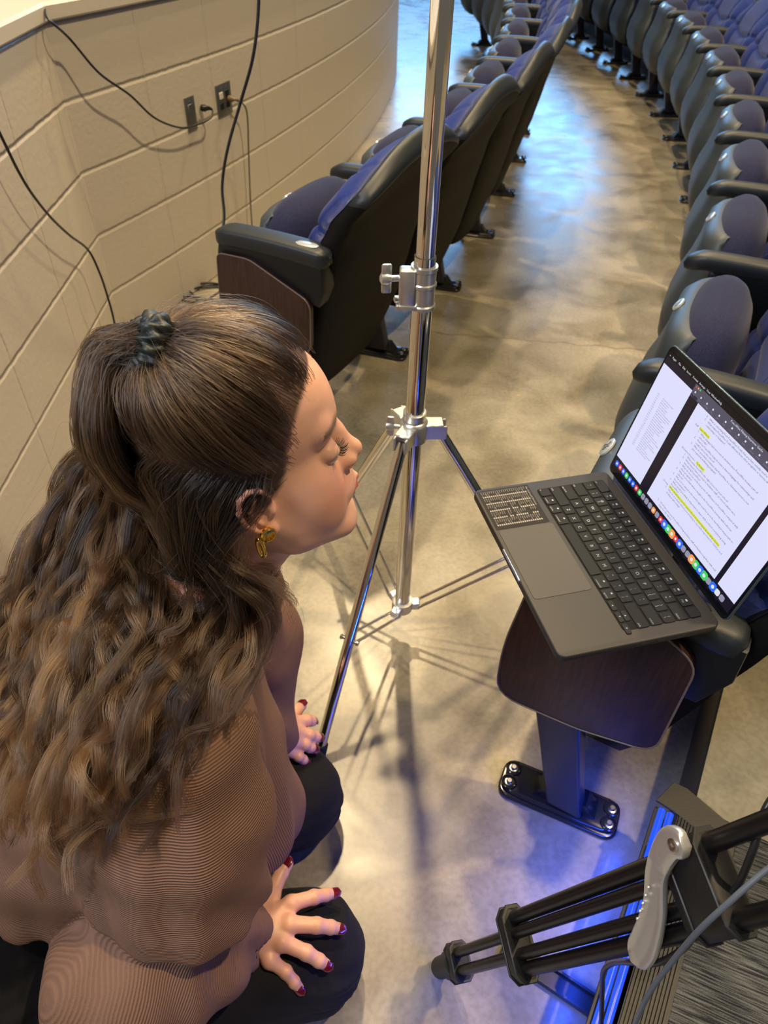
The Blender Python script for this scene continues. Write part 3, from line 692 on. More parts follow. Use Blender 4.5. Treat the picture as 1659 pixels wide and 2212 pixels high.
# ---------------------------------------------------------------- laptop
LW, LD, LT = 0.3126, 0.2212, 0.0110
LO = Vector((0.1735, 0.6575)); LA = math.radians(-74.6)
lap = thing('laptop', 'open dark grey laptop showing documents, resting on the seat arm', 'laptop', (LO.x, LO.y, 0.685), LA)
M['lapt'] = mat('dark_grey_aluminium', (0.040, 0.038, 0.037), 0.50, 0.2, Specular_IOR_Level=0.3, bump=0.05, bscale=2500, bdist=0.0001)
M['well'] = mat('black_key_well', (0.004, 0.004, 0.005), 0.6, Specular_IOR_Level=0.15); M['key'] = mat('black_keycap', (0.006, 0.008, 0.010), 0.55, Specular_IOR_Level=0.22)
M['legend'] = emit('backlit_legend', (0.62, 0.60, 0.56), 0.8)
M['tpad'] = mat('trackpad_glass', (0.052, 0.050, 0.049), 0.42, 0.2, Specular_IOR_Level=0.3)
def rrect(w, d, r, cx=0, cy=0, n=6):
    out = []
    for sx, sy, a0 in ((1, 1, 0), (-1, 1, 90), (-1, -1, 180), (1, -1, 270)):
        for k in range(n + 1):
            a = math.radians(a0 + 90 * k / n); out.append((cx + sx * (w / 2 - r) + r * math.cos(a), cy + sy * (d / 2 - r) + r * math.sin(a)))
    return out
def lp(x, y): return (x - LW / 2, y)
bm = bmesh.new(); add_prism(bm, rrect(LW, LD, 0.011, 0, LD / 2), -LT, 0, 0.0022, 'xy', 3)
add_box(bm, (0, 0.0006, -0.0016), (0.060, 0.0024, 0.0042), 0.0006, 1, mi=1)
for i, (y, w) in enumerate([(0.165, 0.012), (0.138, 0.010), (0.115, 0.010)]): add_box(bm, (LW / 2 - 0.0008, y, -0.0062), (0.0022, w, 0.0034), 0, 1, mi=2)
M['notch'] = mat('polished_notch', (0.35, 0.45, 0.75), 0.2, 0.9)
base = bm_obj('base', bm, [M['lapt'], M['notch'], M['ink']], lap)
KW, KD, KX, KY = 0.2735, 0.1105, 0.0, 0.150       # keyboard well
bm = bmesh.new(); add_prism(bm, rrect(KW, KD, 0.004, KX, KY), 0.0, 0.0004, 0, 'xy'); bm_obj('key_well', bm, M['well'], base)
bm = bmesh.new(); add_prism(bm, rrect(0.130, 0.082, 0.005, 0, 0.0475), 0.0, 0.0005, 0.0002, 'xy', 1); bm_obj('trackpad', bm, M['tpad'], lap)
keys = []
P_ = 0.01895; U0 = -KW / 2 + 0.0012; G = 0.0026
rows = [[('esc', 1.55)] + [('F%d' % i, 1.0) for i in range(1, 13)] + [('', 1.0)],
        [('`', 1), ('1', 1), ('2', 1), ('3', 1), ('4', 1), ('5', 1), ('6', 1), ('7', 1), ('8', 1), ('9', 1), ('0', 1), ('-', 1), ('=', 1), ('delete', 1.55)],
        [('tab', 1.55)] + [(c, 1) for c in 'QWERTYUIOP'] + [('[', 1), (']', 1), ('\\', 1)],
        [('caps lock', 1.80)] + [(c, 1) for c in 'ASDFGHJKL'] + [(';', 1), ("'", 1), ('return', 1.75)],
        [('shift', 2.32)] + [(c, 1) for c in 'ZXCVBNM'] + [(',', 1), ('.', 1), ('/', 1), ('shift', 2.23)],
        [('fn', 1), ('control', 1), ('option', 1), ('command', 1.27), ('', 5.28), ('command', 1.27), ('option', 1)]]
sec = {'1': '!', '2': '@', '3': '#', '4': '$', '5': '%', '6': '^', '7': '&', '8': '*', '9': '(', '0': ')', '-': '_', '=': '+', '[': '{', ']': '}', ';': ':', "'": '"', ',': '<', '.': '>', '/': '?', '`': '~', '\\': '|'}
ytop = KY + KD / 2 - 0.0013
for r_i, row in enumerate(rows):
    x = U0; y1 = ytop - r_i * 0.01835; y0 = y1 - 0.01835 + G
    for s, w in row:
        keys.append((s, x, x + w * P_ - G, y0, y1)); x += w * P_
    if r_i == 5:
        hh = (y1 - y0) / 2 - 0.0004
        keys.append(('<', x, x + P_ - G, y0, y0 + hh)); x += P_
        keys.append(('^', x, x + P_ - G, y1 - hh, y1)); keys.append(('v', x, x + P_ - G, y0, y0 + hh)); x += P_
        keys.append(('>', x, x + P_ - G, y0, y0 + hh))
for s, x0, x1, y0, y1 in keys:
    bm = bmesh.new(); add_prism(bm, rrect(x1 - x0, y1 - y0, 0.0022, (x0 + x1) / 2, (y0 + y1) / 2, 3), 0.0004, 0.0014, 0.0003, 'xy', 1)
    ko = bm_obj('key', bm, M['key'], lap)
    if not s: continue
    ac = Acc(); cx, cy = (x0 + x1) / 2, (y0 + y1) / 2; z = 0.0016
    if s in '<^v>' and y1 - y0 < 0.010:
        d = {'<': (-1, 0), '>': (1, 0), '^': (0, 1), 'v': (0, -1)}[s]; e = 0.0013
        ac.add([(cx + d[0] * e, cy + d[1] * e, z), (cx - d[0] * e - d[1] * e, cy - d[1] * e + d[0] * e, z), (cx - d[0] * e + d[1] * e, cy - d[1] * e - d[0] * e, z)], [(0, 1, 2)])
    elif len(s) == 1 and s in sec:
        ac.text(s, cx, cy - 0.0048, z, 0.0052, 0, 'CENTER'); ac.text(sec[s], cx, cy + 0.0010, z, 0.0050, 0, 'CENTER')
    elif len(s) == 1: ac.text(s, cx, cy - 0.0022, z, 0.0066, 0, 'CENTER')
    elif s[0] == 'F': ac.text(s, cx, cy - 0.0045, z, 0.0034, 0, 'CENTER'); ac.quad(cx - 0.0018, cy + 0.001, cx + 0.0018, cy + 0.0034, z)
    else:
        left = cx < 0; ac.text(s, x0 + 0.0016 if left else x1 - 0.0016, y0 + 0.0022, z, 0.0037, 0, 'LEFT' if left else 'RIGHT')
        if s in ('control', 'option', 'command'): ac.quad(cx - 0.001, y1 - 0.0048, cx + 0.0018, y1 - 0.0024, z)
    if len(ac.v): mesh_obj('key_legend', ac.v, ac.f, M['legend'], ko, smooth=False)
# speaker slots down both sides
# sticker: shortcut sheet
M['stick'] = mat('black_sticker', (0.008, 0.007, 0.006), 0.5, Specular_IOR_Level=0.2); M['stickw'] = mat('sticker_print', (0.42, 0.39, 0.36), 0.6, Specular_IOR_Level=0.2)
ac = Acc(); sx0, sx1, sy0, sy1 = -LW / 2 + 0.0055, -0.067, 0.0045, 0.0860
ac.quad(sx0, sy0, sx1, sy1, 0.0003, 0)
rr = random.Random(3)
heads = ['Shortcuts', 'General', 'Finder', 'Screen', 'Safari', 'Text', 'Apps', 'Window']
words = ['Copy', 'Paste', 'Cut', 'Undo', 'Redo', 'Save', 'Find', 'Print', 'New', 'Open', 'Close', 'Quit', 'Hide', 'Zoom', 'Select all', 'Force quit', 'Screenshot', 'Lock screen', 'New tab', 'Spotlight']
yy = sy1 - 0.004
ac.text('Mac Keyboard Shortcuts', sx0 + 0.004, yy - 0.0015, 0.0006, 0.0042, 1); yy -= 0.0045
while yy > sy0 + 0.003:
    x = sx0 + 0.003
    while x < sx1 - 0.016:
        w = rr.choice(words); blank = (0.030 < yy < 0.072 and sx0 + 0.030 < x < sx0 + 0.062 and rr.random() < 0.25)
        if not blank:
            ac.text(w, x, yy - 0.0012, 0.0006, 0.0027, 1); ac.quad(x + 0.0105, yy - 0.0012, x + 0.0135, yy + 0.0009, 0.0006, 1)
        x += 0.0152
    yy -= 0.0032
mesh_obj('shortcut_sticker', ac.v, ac.f, [M['stick'], M['stickw']], lap, smooth=False, mi=ac.m)['label'] = 'black sticker of white printed shortcuts'
# hinge
bm = bmesh.new(); add_box(bm, (0, LD + 0.0008, -0.0045), (0.262, 0.006, 0.006), 0.002, 2); bm_obj('hinge', bm, M['ink'], lap)
# lid, hinged at the back edge
lid = bpy.data.objects.new('lid', None); COL.objects.link(lid); lid.parent = lap; lid.location = (0, LD + 0.002, 0.0035); lid.rotation_euler = (math.radians(79.5), 0, 0)
LH = 0.2185
bm = bmesh.new(); add_prism(bm, rrect(LW, LH, 0.010, 0, LH / 2), -0.0042, 0, 0.0014, 'xy', 2); M['lid'] = mat('lid_aluminium', (0.10, 0.15, 0.19), 0.3, 0.6); bm_obj('lid_shell', bm, M['lid'], lid)
bm = bmesh.new(); add_prism(bm, rrect(LW - 0.003, LH - 0.003, 0.009, 0, LH / 2), 0, 0.0004, 0, 'xy'); M['bezel'] = mat('screen_bezel', (0.004, 0.005, 0.008), 0.12); bm_obj('bezel', bm, M['bezel'], lid)
D0x, D0y, DW, DH = -0.1512, 0.0135, 0.3024, 0.1964
SM = [emit('screen_dark', (0.010, 0.008, 0.018), 1.0), emit('screen_page', (0.72, 0.73, 0.98), 1.0), emit('screen_text', (0.07, 0.06, 0.16), 1.0), emit('screen_yellow', (0.72, 0.78, 0.03), 1.0), emit('screen_toolbar', (0.085, 0.08, 0.12), 1.0), emit('screen_white', (0.75, 0.75, 0.85), 1.0),
      emit('icon_blue', (0.03, 0.16, 0.95), 1.0), emit('icon_green', (0.05, 0.65, 0.12), 1.0), emit('icon_orange', (0.95, 0.35, 0.08), 1.0), emit('icon_red', (0.75, 0.05, 0.07), 1.0), emit('icon_grey', (0.3, 0.3, 0.4), 1.0), emit('screen_black', (0.003, 0.003, 0.006), 1.0), emit('screen_blue_text', (0.12, 0.12, 0.55), 1.0)]
sc = Acc(); z0 = 0.0006; z1 = 0.0008; z2 = 0.0010
def SXY(u, v): return D0x + u * DW, D0y + v * DH        # u 0..1 left-right, v 0..1 bottom-top
def sq(u0, v0, u1, v1, z, mi): a = SXY(u0, v0); b = SXY(u1, v1); sc.quad(a[0], a[1], b[0], b[1], z, mi)
def st(t, u, v, size, mi=2, align='LEFT', z=None): a = SXY(u, v); sc.text(t, a[0], a[1], z or z2 + 0.0002, size, mi, align)
sq(0, 0, 1, 1, z0, 0)
sq(0, 0.955, 1, 1, z1, 11)
for t, u in (('\u25cf', .012), ('Pages', .035), ('File', .085), ('Edit', .118), ('Insert', .152), ('Format', .20), ('Arrange', .25), ('View', .305), ('Window', .34), ('Help', .39)): st(t if t != '\u25cf' else 'o', u, .966, .0042, 5)
# rear window (left)
sq(0.0, .90, .24, .955, z1, 0); sq(0.0, .085, .235, .90, z1, 1)
for i in range(26):
    v = .70 - i * .0175; rl = random.Random(i)
    st('%d:%02d' % (i // 6 + 9, (i * 7) % 60), .055, v, .0026, 2); st(' '.join(rl.choice(['panel', 'with', 'speaker', 'break', 'session', 'notes', 'video', 'camera', 'setup', 'intro', 'lunch']) for _ in range(rl.randint(3, 5))), .10, v, .0026, 2)
# front window
sq(.235, .085, .285, .885, z1 + .0001, 0)
sq(.235, .885, 1.0, .955, z1 + .0001, 4); sq(.235, .865, 1.0, .887, z1 + .0001, 4)
sq(.300, .085, .86, .865, z1 + .0001, 1)
for i, c in enumerate((9, 8, 7)): sq(.243 + i * .014, .934, .251 + i * .014, .946, z2, c)
st('PeaceWise Filming Interview Guide', .50, .930, .0044, 5)
for i, t in enumerate(('View', 'Zoom', 'Add Page', 'Insert', 'Table', 'Chart', 'Text', 'Shape', 'Media', 'Comment', 'Format', 'Document')):
    u = .245 + i * .045; sq(u + .006, .900, u + .014, .912, z2, 5); st(t, u, .882, .0022, 10)
doc = [(.40, '4.', 'What is something from PeaceWise Youth that you have actually used in', 0), (.40, '5.', 'What makes PeaceWise Youth different from other programs or lessons about', 0), (.40, '', 'relationships or behavior?', 0), (0, '', '', 0),
       (.345, 'H', 'Staff', 'Lynn Wilson'), (.40, '1.', 'What changes have you seen in students since PeaceWise became part of', 0), (.40, '', 'school life?', 0), (.40, '2.', 'How has PeaceWise helped create a shared language for relationships and', 0), (.40, '', 'conflict across the school?', 0), (.40, '3.', 'Why do you think it matters that PeaceWise is a Christian resource, not', 0), (.40, '', 'just a general wellbeing program?', 0), (0, '', '', 0),
       (.345, 'H', 'Executive Director:', 'Ty Bower'), (.40, '1.', 'What made PeaceWise the right choice for your school?', 0), (.40, '2.', 'What impact have you seen in students, staff, or school culture since', 0), (.40, '', 'introducing PeaceWise?', 0), (.40, '3.', 'What do you see as the key point of difference in PeaceWise compared with', 0), (.40, '', 'other programs?', 0), (.40, '4.', 'Why do you think what is taught in the PeaceWise Journey with Lutheran', 0), (.40, '', 'schools?', 0), (.40, '5.', 'Why is it so valued in the world right now for us to be teaching young people to', 0), (.40, '', 'be peacemakers?', 0), (.40, '6.', 'What would you think is important to share with a school considering using', 0), (.40, '', 'PeaceWise?', 0),
       (.345, 'H', 'Closing:', 'What would we love for every school to understand about what God is'), (.40, '1.', 'Why do you think biblical peacemaking is especially important for children and', 1), (.40, '', 'young people today?', 0), (0, '', '', 0), (0, '', '', 0), (0, '', '', 0),
       (.40, '2.', 'How have you seen PeaceWise bring students, staff and families together with real', 0), (.40, '', 'hope for the future?', 0)]
v = .838; TS = .0040
for u, n, t, h in doc:
    if t:
        if n == 'H':
            st(t, u, v, TS); wv = text_mesh(t, TS)[0][:, 0].max() / DW + .012; ww = text_mesh(h, TS)[0][:, 0].max() / DW
            sq(u + wv - .004, v - .005, u + wv + ww + .004, v + .016, z2, 3); st(h, u + wv, v, TS)
        else:
            if n: st(n, u - .022, v, TS)
            st(t, u, v, TS, 12 if h else 2)
    v -= .0237
sq(.885, .085, 1.0, .80, z1 + .0001, 1)
# dock
icons = [6, 9, 6, 7, 6, 6, 9, 7, 10, 10, 10, 8, 10, 9, 6, 7, 8, 9, 6, 10, 10, 8, 7, 6, 7, 10, 6, 5, 10]
for i, c in enumerate(icons):
    u = .03 + i * .0325; big = c in (6, 7, 8) and i > 12; s = .0118 if big else .0085; cx_, cy_ = SXY(u, .038)
    P2 = rrect(s, s, s * .3, cx_, cy_, 3); n0 = len(P2); sc.add([(a, b, z2) for a, b in P2], [tuple(range(n0))], c)
    if c != 10: P3 = rrect(s * .45, s * .45, s * .2, cx_, cy_, 2); sc.add([(a, b, z2 + .0002) for a, b in P3], [tuple(range(len(P3)))], 5)
mesh_obj('display', sc.v, sc.f, SM, lid, smooth=False, mi=sc.m)
# ---------------------------------------------------------------- the kneeling woman
# implicit surfaces polygonised on a grid (surface nets)
def seg_sd(P, a, b, ra, rb=None, sc=None):
    a = np.array(a, float); b = np.array(b, float); rb = ra if rb is None else rb
    d = b - a; q = P - a; t = np.clip((q @ d) / max(1e-12, d @ d), 0, 1); w = q - t[..., None] * d
    return np.sqrt((w * w).sum(-1)) - (ra + (rb - ra) * t)
def ell_sd(P, c, r, R=None):
    q = P - np.array(c, float)
    if R is not None: q = q @ np.array(R)
    r = np.array(r, float); k0 = np.sqrt(((q / r) ** 2).sum(-1)); k1 = np.sqrt(((q / (r * r)) ** 2).sum(-1))
    return k0 * (k0 - 1) / np.maximum(k1, 1e-9)
def smin(a, b, k):
    h = np.clip(0.5 + 0.5 * (b - a) / k, 0, 1); return b + (a - b) * h - k * h * (1 - h)
def smax(a, b, k): return -smin(-a, -b, k)
def surf_nets(f, lo, hi, h):
    lo = np.array(lo, float); n = np.ceil((np.array(hi) - lo) / h).astype(int) + 1
    ax = [lo[i] + h * np.arange(n[i]) for i in range(3)]
    D = np.empty(tuple(n), np.float32)
    for i0 in range(0, n[0], 24):
        X, Y, Z = np.meshgrid(ax[0][i0:i0 + 24], ax[1], ax[2], indexing='ij')
        D[i0:i0 + 24] = f(np.stack([X, Y, Z], -1))
    s = D < 0
    acc = np.zeros(tuple(n - 1) + (3,), np.float32); cnt = np.zeros(tuple(n - 1), np.float32)
    cs = lambda a, o: a[o[0]:a.shape[0] - 1 + o[0], o[1]:a.shape[1] - 1 + o[1], o[2]:a.shape[2] - 1 + o[2]]
    for o in np.ndindex(2, 2, 2):
        for d in range(3):
            if o[d]: continue
            o2 = list(o); o2[d] = 1
            A, B = cs(D, o), cs(D, o2); m = (A < 0) != (B < 0)
            t = np.where(m, A / np.where(m, A - B, 1), 0)
            for k in range(3): acc[..., k] += np.where(m, (t if k == d else 0) + o[k], 0)
            cnt += m
    act = cnt > 0; idx = -np.ones(act.shape, int); idx[act] = np.arange(act.sum())
    ij = np.argwhere(act); V = lo + h * (ij + acc[act] / cnt[act][:, None])
    F = []
    for d in range(3):
        e1, e2 = [(1, 2), (2, 0), (0, 1)][d]
        sl = [slice(1, n[k] - 1) for k in range(3)]; sl[d] = slice(0, n[d] - 1)
        sl2 = list(sl); sl2[d] = slice(1, n[d])
        a = s[tuple(sl)]; b = s[tuple(sl2)]; w = np.argwhere(a != b)
        if not len(w): continue
        base = w + np.array([0 if k == d else 1 for k in range(3)])
        def g(o1, o2):
            p = base.copy(); p[:, e1] -= o1; p[:, e2] -= o2; return idx[p[:, 0], p[:, 1], p[:, 2]]
        Q = np.stack([g(1, 1), g(0, 1), g(0, 0), g(1, 0)], 1)
        fl = a[tuple(w.T)]; Q[~fl] = Q[~fl][:, ::-1]
        F.append(Q)
    return V, np.concatenate(F)
def np_mesh(name, V, F, mats, parent=None, mi=None, attrs=None):
    me = bpy.data.meshes.new(name); V = np.asarray(V, np.float32)
    me.vertices.add(len(V)); me.vertices.foreach_set('co', V.ravel()); F = np.asarray(F, np.int32); k = F.shape[1]
    me.loops.add(F.size); me.loops.foreach_set('vertex_index', F.ravel())
    me.polygons.add(len(F)); me.polygons.foreach_set('loop_start', np.arange(0, F.size, k, dtype=np.int32))
    me.update(calc_edges=True); me.validate()
    me.polygons.foreach_set('use_smooth', np.ones(len(me.polygons), bool))
    for m in (mats if isinstance(mats, (list, tuple)) else [mats]): me.materials.append(m)
    if mi is not None: me.polygons.foreach_set('material_index', np.asarray(mi, np.int32))
    for an, (ty, av) in (attrs or {}).items():
        at = me.attributes.new(an, ty, 'POINT')
        if ty == 'FLOAT': at.data.foreach_set('value', np.asarray(av, np.float32))
        else: at.data.foreach_set('color', np.asarray(av, np.float32).ravel())
    o = bpy.data.objects.new(name, me); COL.objects.link(o)
    if parent: o.parent = parent
    return o
# head frame
HT = np.array([-.138, .551, .929]); HX = np.array([.934, .336, .118]); HX /= np.linalg.norm(HX)
HY = np.array([-.327, .941, -.090]); HY -= HY @ HX * HX; HY /= np.linalg.norm(HY)
_y = math.radians(-5); HX, HY = HX * math.cos(_y) + HY * math.sin(_y), HY * math.cos(_y) - HX * math.sin(_y); _p = math.radians(2)
HZ = np.cross(HX, HY); HX, HZ = HX * math.cos(_p) - HZ * math.sin(_p), HZ * math.cos(_p) + HX * math.sin(_p); HT = HT + np.array([0, 0, .0095])
HR = np.stack([HX, HY, HZ], 1)                  # local -> world: HT + HR @ p
def h2w(p): return HT + np.asarray(p, float) @ HR.T
def w2h(p): return (np.asarray(p, float) - HT) @ HR
# z, front x, back x, half width
HTAB = np.array([(-.128, .045, .030, .010), (-.122, .072, .022, .022), (-.114, .088, .008, .031), (-.104, .0965, -.004, .038), (-.094, .0955, -.016, .0435), (-.083, .0915, -.028, .048), (-.070, .0945, -.042, .053), (-.058, .0955, -.054, .0575), (-.045, .0960, -.066, .0615), (-.030, .0930, -.076, .0655), (-.015, .0880, -.085, .069), (.0, .0850, -.091, .0705), (.015, .0850, -.096, .0715), (.028, .0900, -.100, .0725), (.040, .0945, -.102, .0735), (.055, .0940, -.103, .0745), (.070, .0905, -.101, .0745), (.085, .0840, -.096, .0715), (.100, .0725, -.087, .0655), (.113, .0570, -.074, .056), (.123, .0380, -.056, .043), (.130, .0150, -.034, .026), (.133, -.004, -.016, .010)])
_zf = np.linspace(-.128, .133, 523); _k = np.exp(-(np.arange(-24, 25) / 9.0) ** 2); _k /= _k.sum()
def _sm(c): a = np.interp(_zf, HTAB[:, 0], HTAB[:, c]); return np.convolve(np.pad(a, 24, mode='reflect', reflect_type='odd'), _k, 'valid')
HFINE = [_sm(1), _sm(2), np.maximum(_sm(3), .004)]
def htab(zc): return [np.interp(zc, _zf, c) for c in HFINE]
def head_f(P):
    x, y, z = P[..., 0], P[..., 1], P[..., 2]; z = np.where(z < -.018, -.018 + (z + .018) / .855, z)
    zc = np.clip(z, -.128, .133)
    xf, xb, hw = htab(zc)
    cx = xb + (xf - xb) * 0.42; hx = np.where(x > cx, xf - cx, cx - xb)
    p = np.where(x > cx, 2.25, 2.1)
    rr = ((np.abs(x - cx) / hx) ** p + (np.abs(y) / hw) ** p) ** (1 / p)
    d = (rr - 1) * np.minimum(hx, hw) * 0.9
    over = np.maximum(z - .133, 0) + np.maximum(-.128 - z, 0); d = np.where(over > 0, np.sqrt(np.maximum(d, 0) ** 2 + over ** 2), d)
    ay = np.abs(y); Q = np.stack([x, ay, z], -1); d0_ = d
    d = smin(d, ell_sd(Q, (.046, .036, -.024), (.036, .028, .034)), .020)      # cheek
    d = smin(d, ell_sd(Q, (.040, .036, -.060), (.040, .026, .036)), .025)
    d = smin(d, seg_sd(Q, (.074, .008, .036), (.070, .036, .040), .013, .012), .012)   # brow
    d = smin(d, seg_sd(Q, (-.002, .058, -.030), (.030, .045, -.082), .013, .014), .025)   # jaw corner
    d = smin(d, seg_sd(Q, (.030, .044, -.084), (.080, .018, -.108), .012, .013), .02)
    d = smax(d, -ell_sd(Q, (.098, .033, .010), (.013, .018, .012)), .010)     # socket
    lid = ell_sd(Q, (.0748, .0325, .0120), (.0138, .0150, .0120)); d = smin(d, lid, .0035)
    # nose
    nose = smin(seg_sd(Q, (.0865, 0, .024), (.1015, 0, -.008), .0065, .0085), seg_sd(Q, (.1015, 0, -.009), (.1065, 0, -.0125), .0095, .0096), .006)
    nose = smin(nose, ell_sd(Q, (.0965, .0118, -.0185), (.0110, .0068, .0075)), .005)
    nose = smin(nose, seg_sd(Q, (.104, 0, -.019), (.094, 0, -.028), .0048, .006), .005)
    nose = smin(nose, seg_sd(Q, (.088, .004, .012), (.092, .011, -.016), .008, .008), .012)
    d = smin(d, nose, .007)
    d = smax(d, -ell_sd(Q, (.101, .0065, -.0275), (.0048, .0030, .0045)), .002)    # nostril
    # mouth
    d = smin(d, ell_sd(Q, (.088, 0, -.053), (.0155, .029, .020)), .010)
    up = smin(seg_sd(Q, (.1040, 0, -.0525), (.0965, .014, -.0560), .0048, .0035), seg_sd(Q, (.0965, .014, -.0560), (.0900, .0235, -.0580), .0035, .0018), .003)
    lo_ = smin(seg_sd(Q, (.1020, 0, -.0645), (.0950, .013, -.0640), .0058, .0040), seg_sd(Q, (.0950, .013, -.0640), (.0900, .0230, -.0585), .0040, .0018), .003)
    d = smin(d, up, .004); d = smin(d, lo_, .004)
    d = smax(d, -seg_sd(Q, (.1075, 0, -.0585), (.091, .0235, -.0583), .0016, .0014), .0022)
    d = smin(d, ell_sd(Q, (.0800, 0, -.1005), (.0150, .019, .0150)), .014)      # chin
    # ears
    E = (np.stack([P[..., 0], ay, P[..., 2]], -1) - np.array([.0130, .0100, -.0120])) / .84
    pin = ell_sd(E, (-.014, .0745, -.002), (.018, .0045, .028), Matrix.Rotation(math.radians(14), 3, 'Y'))
    hel = None; hp = [(.000, .074, .004), (.002, .0775, .020), (-.006, .0815, .031), (-.018, .0845, .034), (-.029, .0860, .025), (-.033, .0860, .008), (-.029, .0835, -.010), (-.020, .0800, -.023), (-.010, .0775, -.031)]
    for i in range(len(hp) - 1):
        s_ = seg_sd(E, hp[i], hp[i + 1], .0032); hel = s_ if hel is None else smin(hel, s_, .002)
    anti = smin(seg_sd(E, (-.012, .080, .020), (-.021, .0815, .004), .0028), seg_sd(E, (-.021, .0815, .004), (-.012, .0790, -.016), .0028), .003)
    lobe = ell_sd(E, (-.004, .0765, -.0290), (.0085, .0042, .0100)); tra = ell_sd(E, (.002, .0760, -.004), (.0045, .0035, .0060))
    ear = smin(smin(pin, hel, .003), smin(smin(anti, lobe, .004), tra, .003), .003)
    ear = smax(ear, -ell_sd(E, (-.010, .0815, -.003), (.0085, .0060, .0095)), .003)
    d = smin(d, ear * .84, .004)
    # neck, leaning back under the head
    Nk = w2h((-.205, .525, .765)); nb = w2h((-.235, .510, .700))
    nk = smin(seg_sd(P, (-.022, 0, -.060), Nk, .053, .054), seg_sd(P, Nk, nb, .054, .075), .02)
    nk = smin(nk, seg_sd(P, (.030, 0, -.085), Nk + np.array([.028, 0, 0]), .026, .030), .03)
    return smin(d, nk, .022)
Vh, Fh = surf_nets(head_f, (-.215, -.105, -.30), (.135, .105, .145), .0019)
x, y, z = Vh.T; ay = np.abs(y)
SK = np.array([.76, .43, .32]); tint = np.tile(SK, (len(Vh), 1))
def blend(c, w): global tint; tint = tint * (1 - w[:, None]) + np.array(c) * w[:, None]
g = lambda c, r: np.exp(-(((Vh[:, 0] - c[0]) / r[0]) ** 2 + ((ay - c[1]) / r[1]) ** 2 + ((Vh[:, 2] - c[2]) / r[2]) ** 2))
blend((.66, .22, .17), 0.60 * g((.070, .042, -.030), (.034, .026, .026)))
blend((.60, .20, .14), 0.35 * g((.115, 0, -.018), (.012, .014, .012)))
blend((.34, .19, .17), 0.45 * g((.080, .034, .020), (.02, .018, .009)))
blend((.60, .22, .18), 0.35 * g((-.015, .08, 0), (.03, .02, .04)))
zl = -.059 ; zz = np.where(z < -.018, -.018 + (z + .018) / .855, z); zt_ = -.0490 - .30 * np.maximum(ay - .004, 0); zb_ = -.0715 + .38 * np.maximum(ay - .004, 0)
lipm = np.clip((np.minimum(zt_ - zz, zz - zb_)) / .0015, 0, 1) * (x > .082) * (ay < .0250)
blend((.50, .115, .110), .9 * lipm)
bt = np.clip((ay - .010) / .040, 0, 1); bz = .0330 + .0070 * np.sin(bt * 2.4) ; bw = .0088 * (1 - .50 * bt)
brow = np.clip(1.4 - np.abs(z - bz) / bw, 0, 1) * (ay > .010) * (ay < .050) * (x > .045)
blend((.15, .070, .036), .85 * brow)
blend((.10, .05, .04), .75 * g((.0855, .034, .0085), (.008, .014, .0022)))
_hl = np.array([(-.10, -.06), (-.07, -.045), (-.045, -.030), (-.025, -.028), (-.012, -.004), (-.006, .018), (.004, .030), (.020, .038), (.040, .042), (.060, .050), (.080, .062), (.094, .074), (.10, .085), (.14, .10)])
sc_ = np.clip((np.interp(z, _hl[:, 0], _hl[:, 1]) - x) / .006, 0, 1) * (z > -.09) * (ay < .0775)
blend((.05, .03, .02), .92 * sc_)
def skin_mat():
    m = bpy.data.materials.new('skin'); m.use_nodes = True; nt = m.node_tree; b = nt.nodes['Principled BSDF']; L = nt.links.new
    a = nd(nt, 'ShaderNodeAttribute'); a.attribute_name = 'tint'
    n = nd(nt, 'ShaderNodeTexNoise'); n.inputs['Scale'].default_value = 45; n.inputs['Detail'].default_value = 5; tc = nd(nt, 'ShaderNodeTexCoord'); L(tc.outputs['Object'], n.inputs['Vector'])
    mr = nd(nt, 'ShaderNodeMapRange'); mr.inputs['To Min'].default_value = 0.90; mr.inputs['To Max'].default_value = 1.10; L(n.outputs[0], mr.inputs[0])
    mu = nd(nt, 'ShaderNodeMix', data_type='RGBA', blend_type='MULTIPLY'); mu.inputs[0].default_value = 1; L(a.outputs['Color'], mu.inputs['A'])
    cb = nd(nt, 'ShaderNodeCombineColor')
    for i in range(3): L(mr.outputs[0], cb.inputs[i])
    L(cb.outputs[0], mu.inputs['B']); L(mu.outputs['Result'], b.inputs['Base Color'])
    b.inputs['Roughness'].default_value = 0.42; b.inputs['Subsurface Weight'].default_value = 0.12; b.inputs['Subsurface Radius'].default_value = (0.010, 0.004, 0.002); b.inputs['Subsurface Scale'].default_value = 0.5
    n2 = nd(nt, 'ShaderNodeTexNoise'); n2.inputs['Scale'].default_value = 900; L(tc.outputs['Object'], n2.inputs['Vector'])
    bp = nd(nt, 'ShaderNodeBump'); bp.inputs['Strength'].default_value = 0.25; bp.inputs['Distance'].default_value = 0.0004; L(n2.outputs[0], bp.inputs['Height']); L(bp.outputs[0], b.inputs['Normal'])
    return m
M['skin'] = skin_mat(); M['nail'] = mat('dark_red_polish', (0.13, 0.006, 0.018), 0.10, Coat_Weight=1.0)
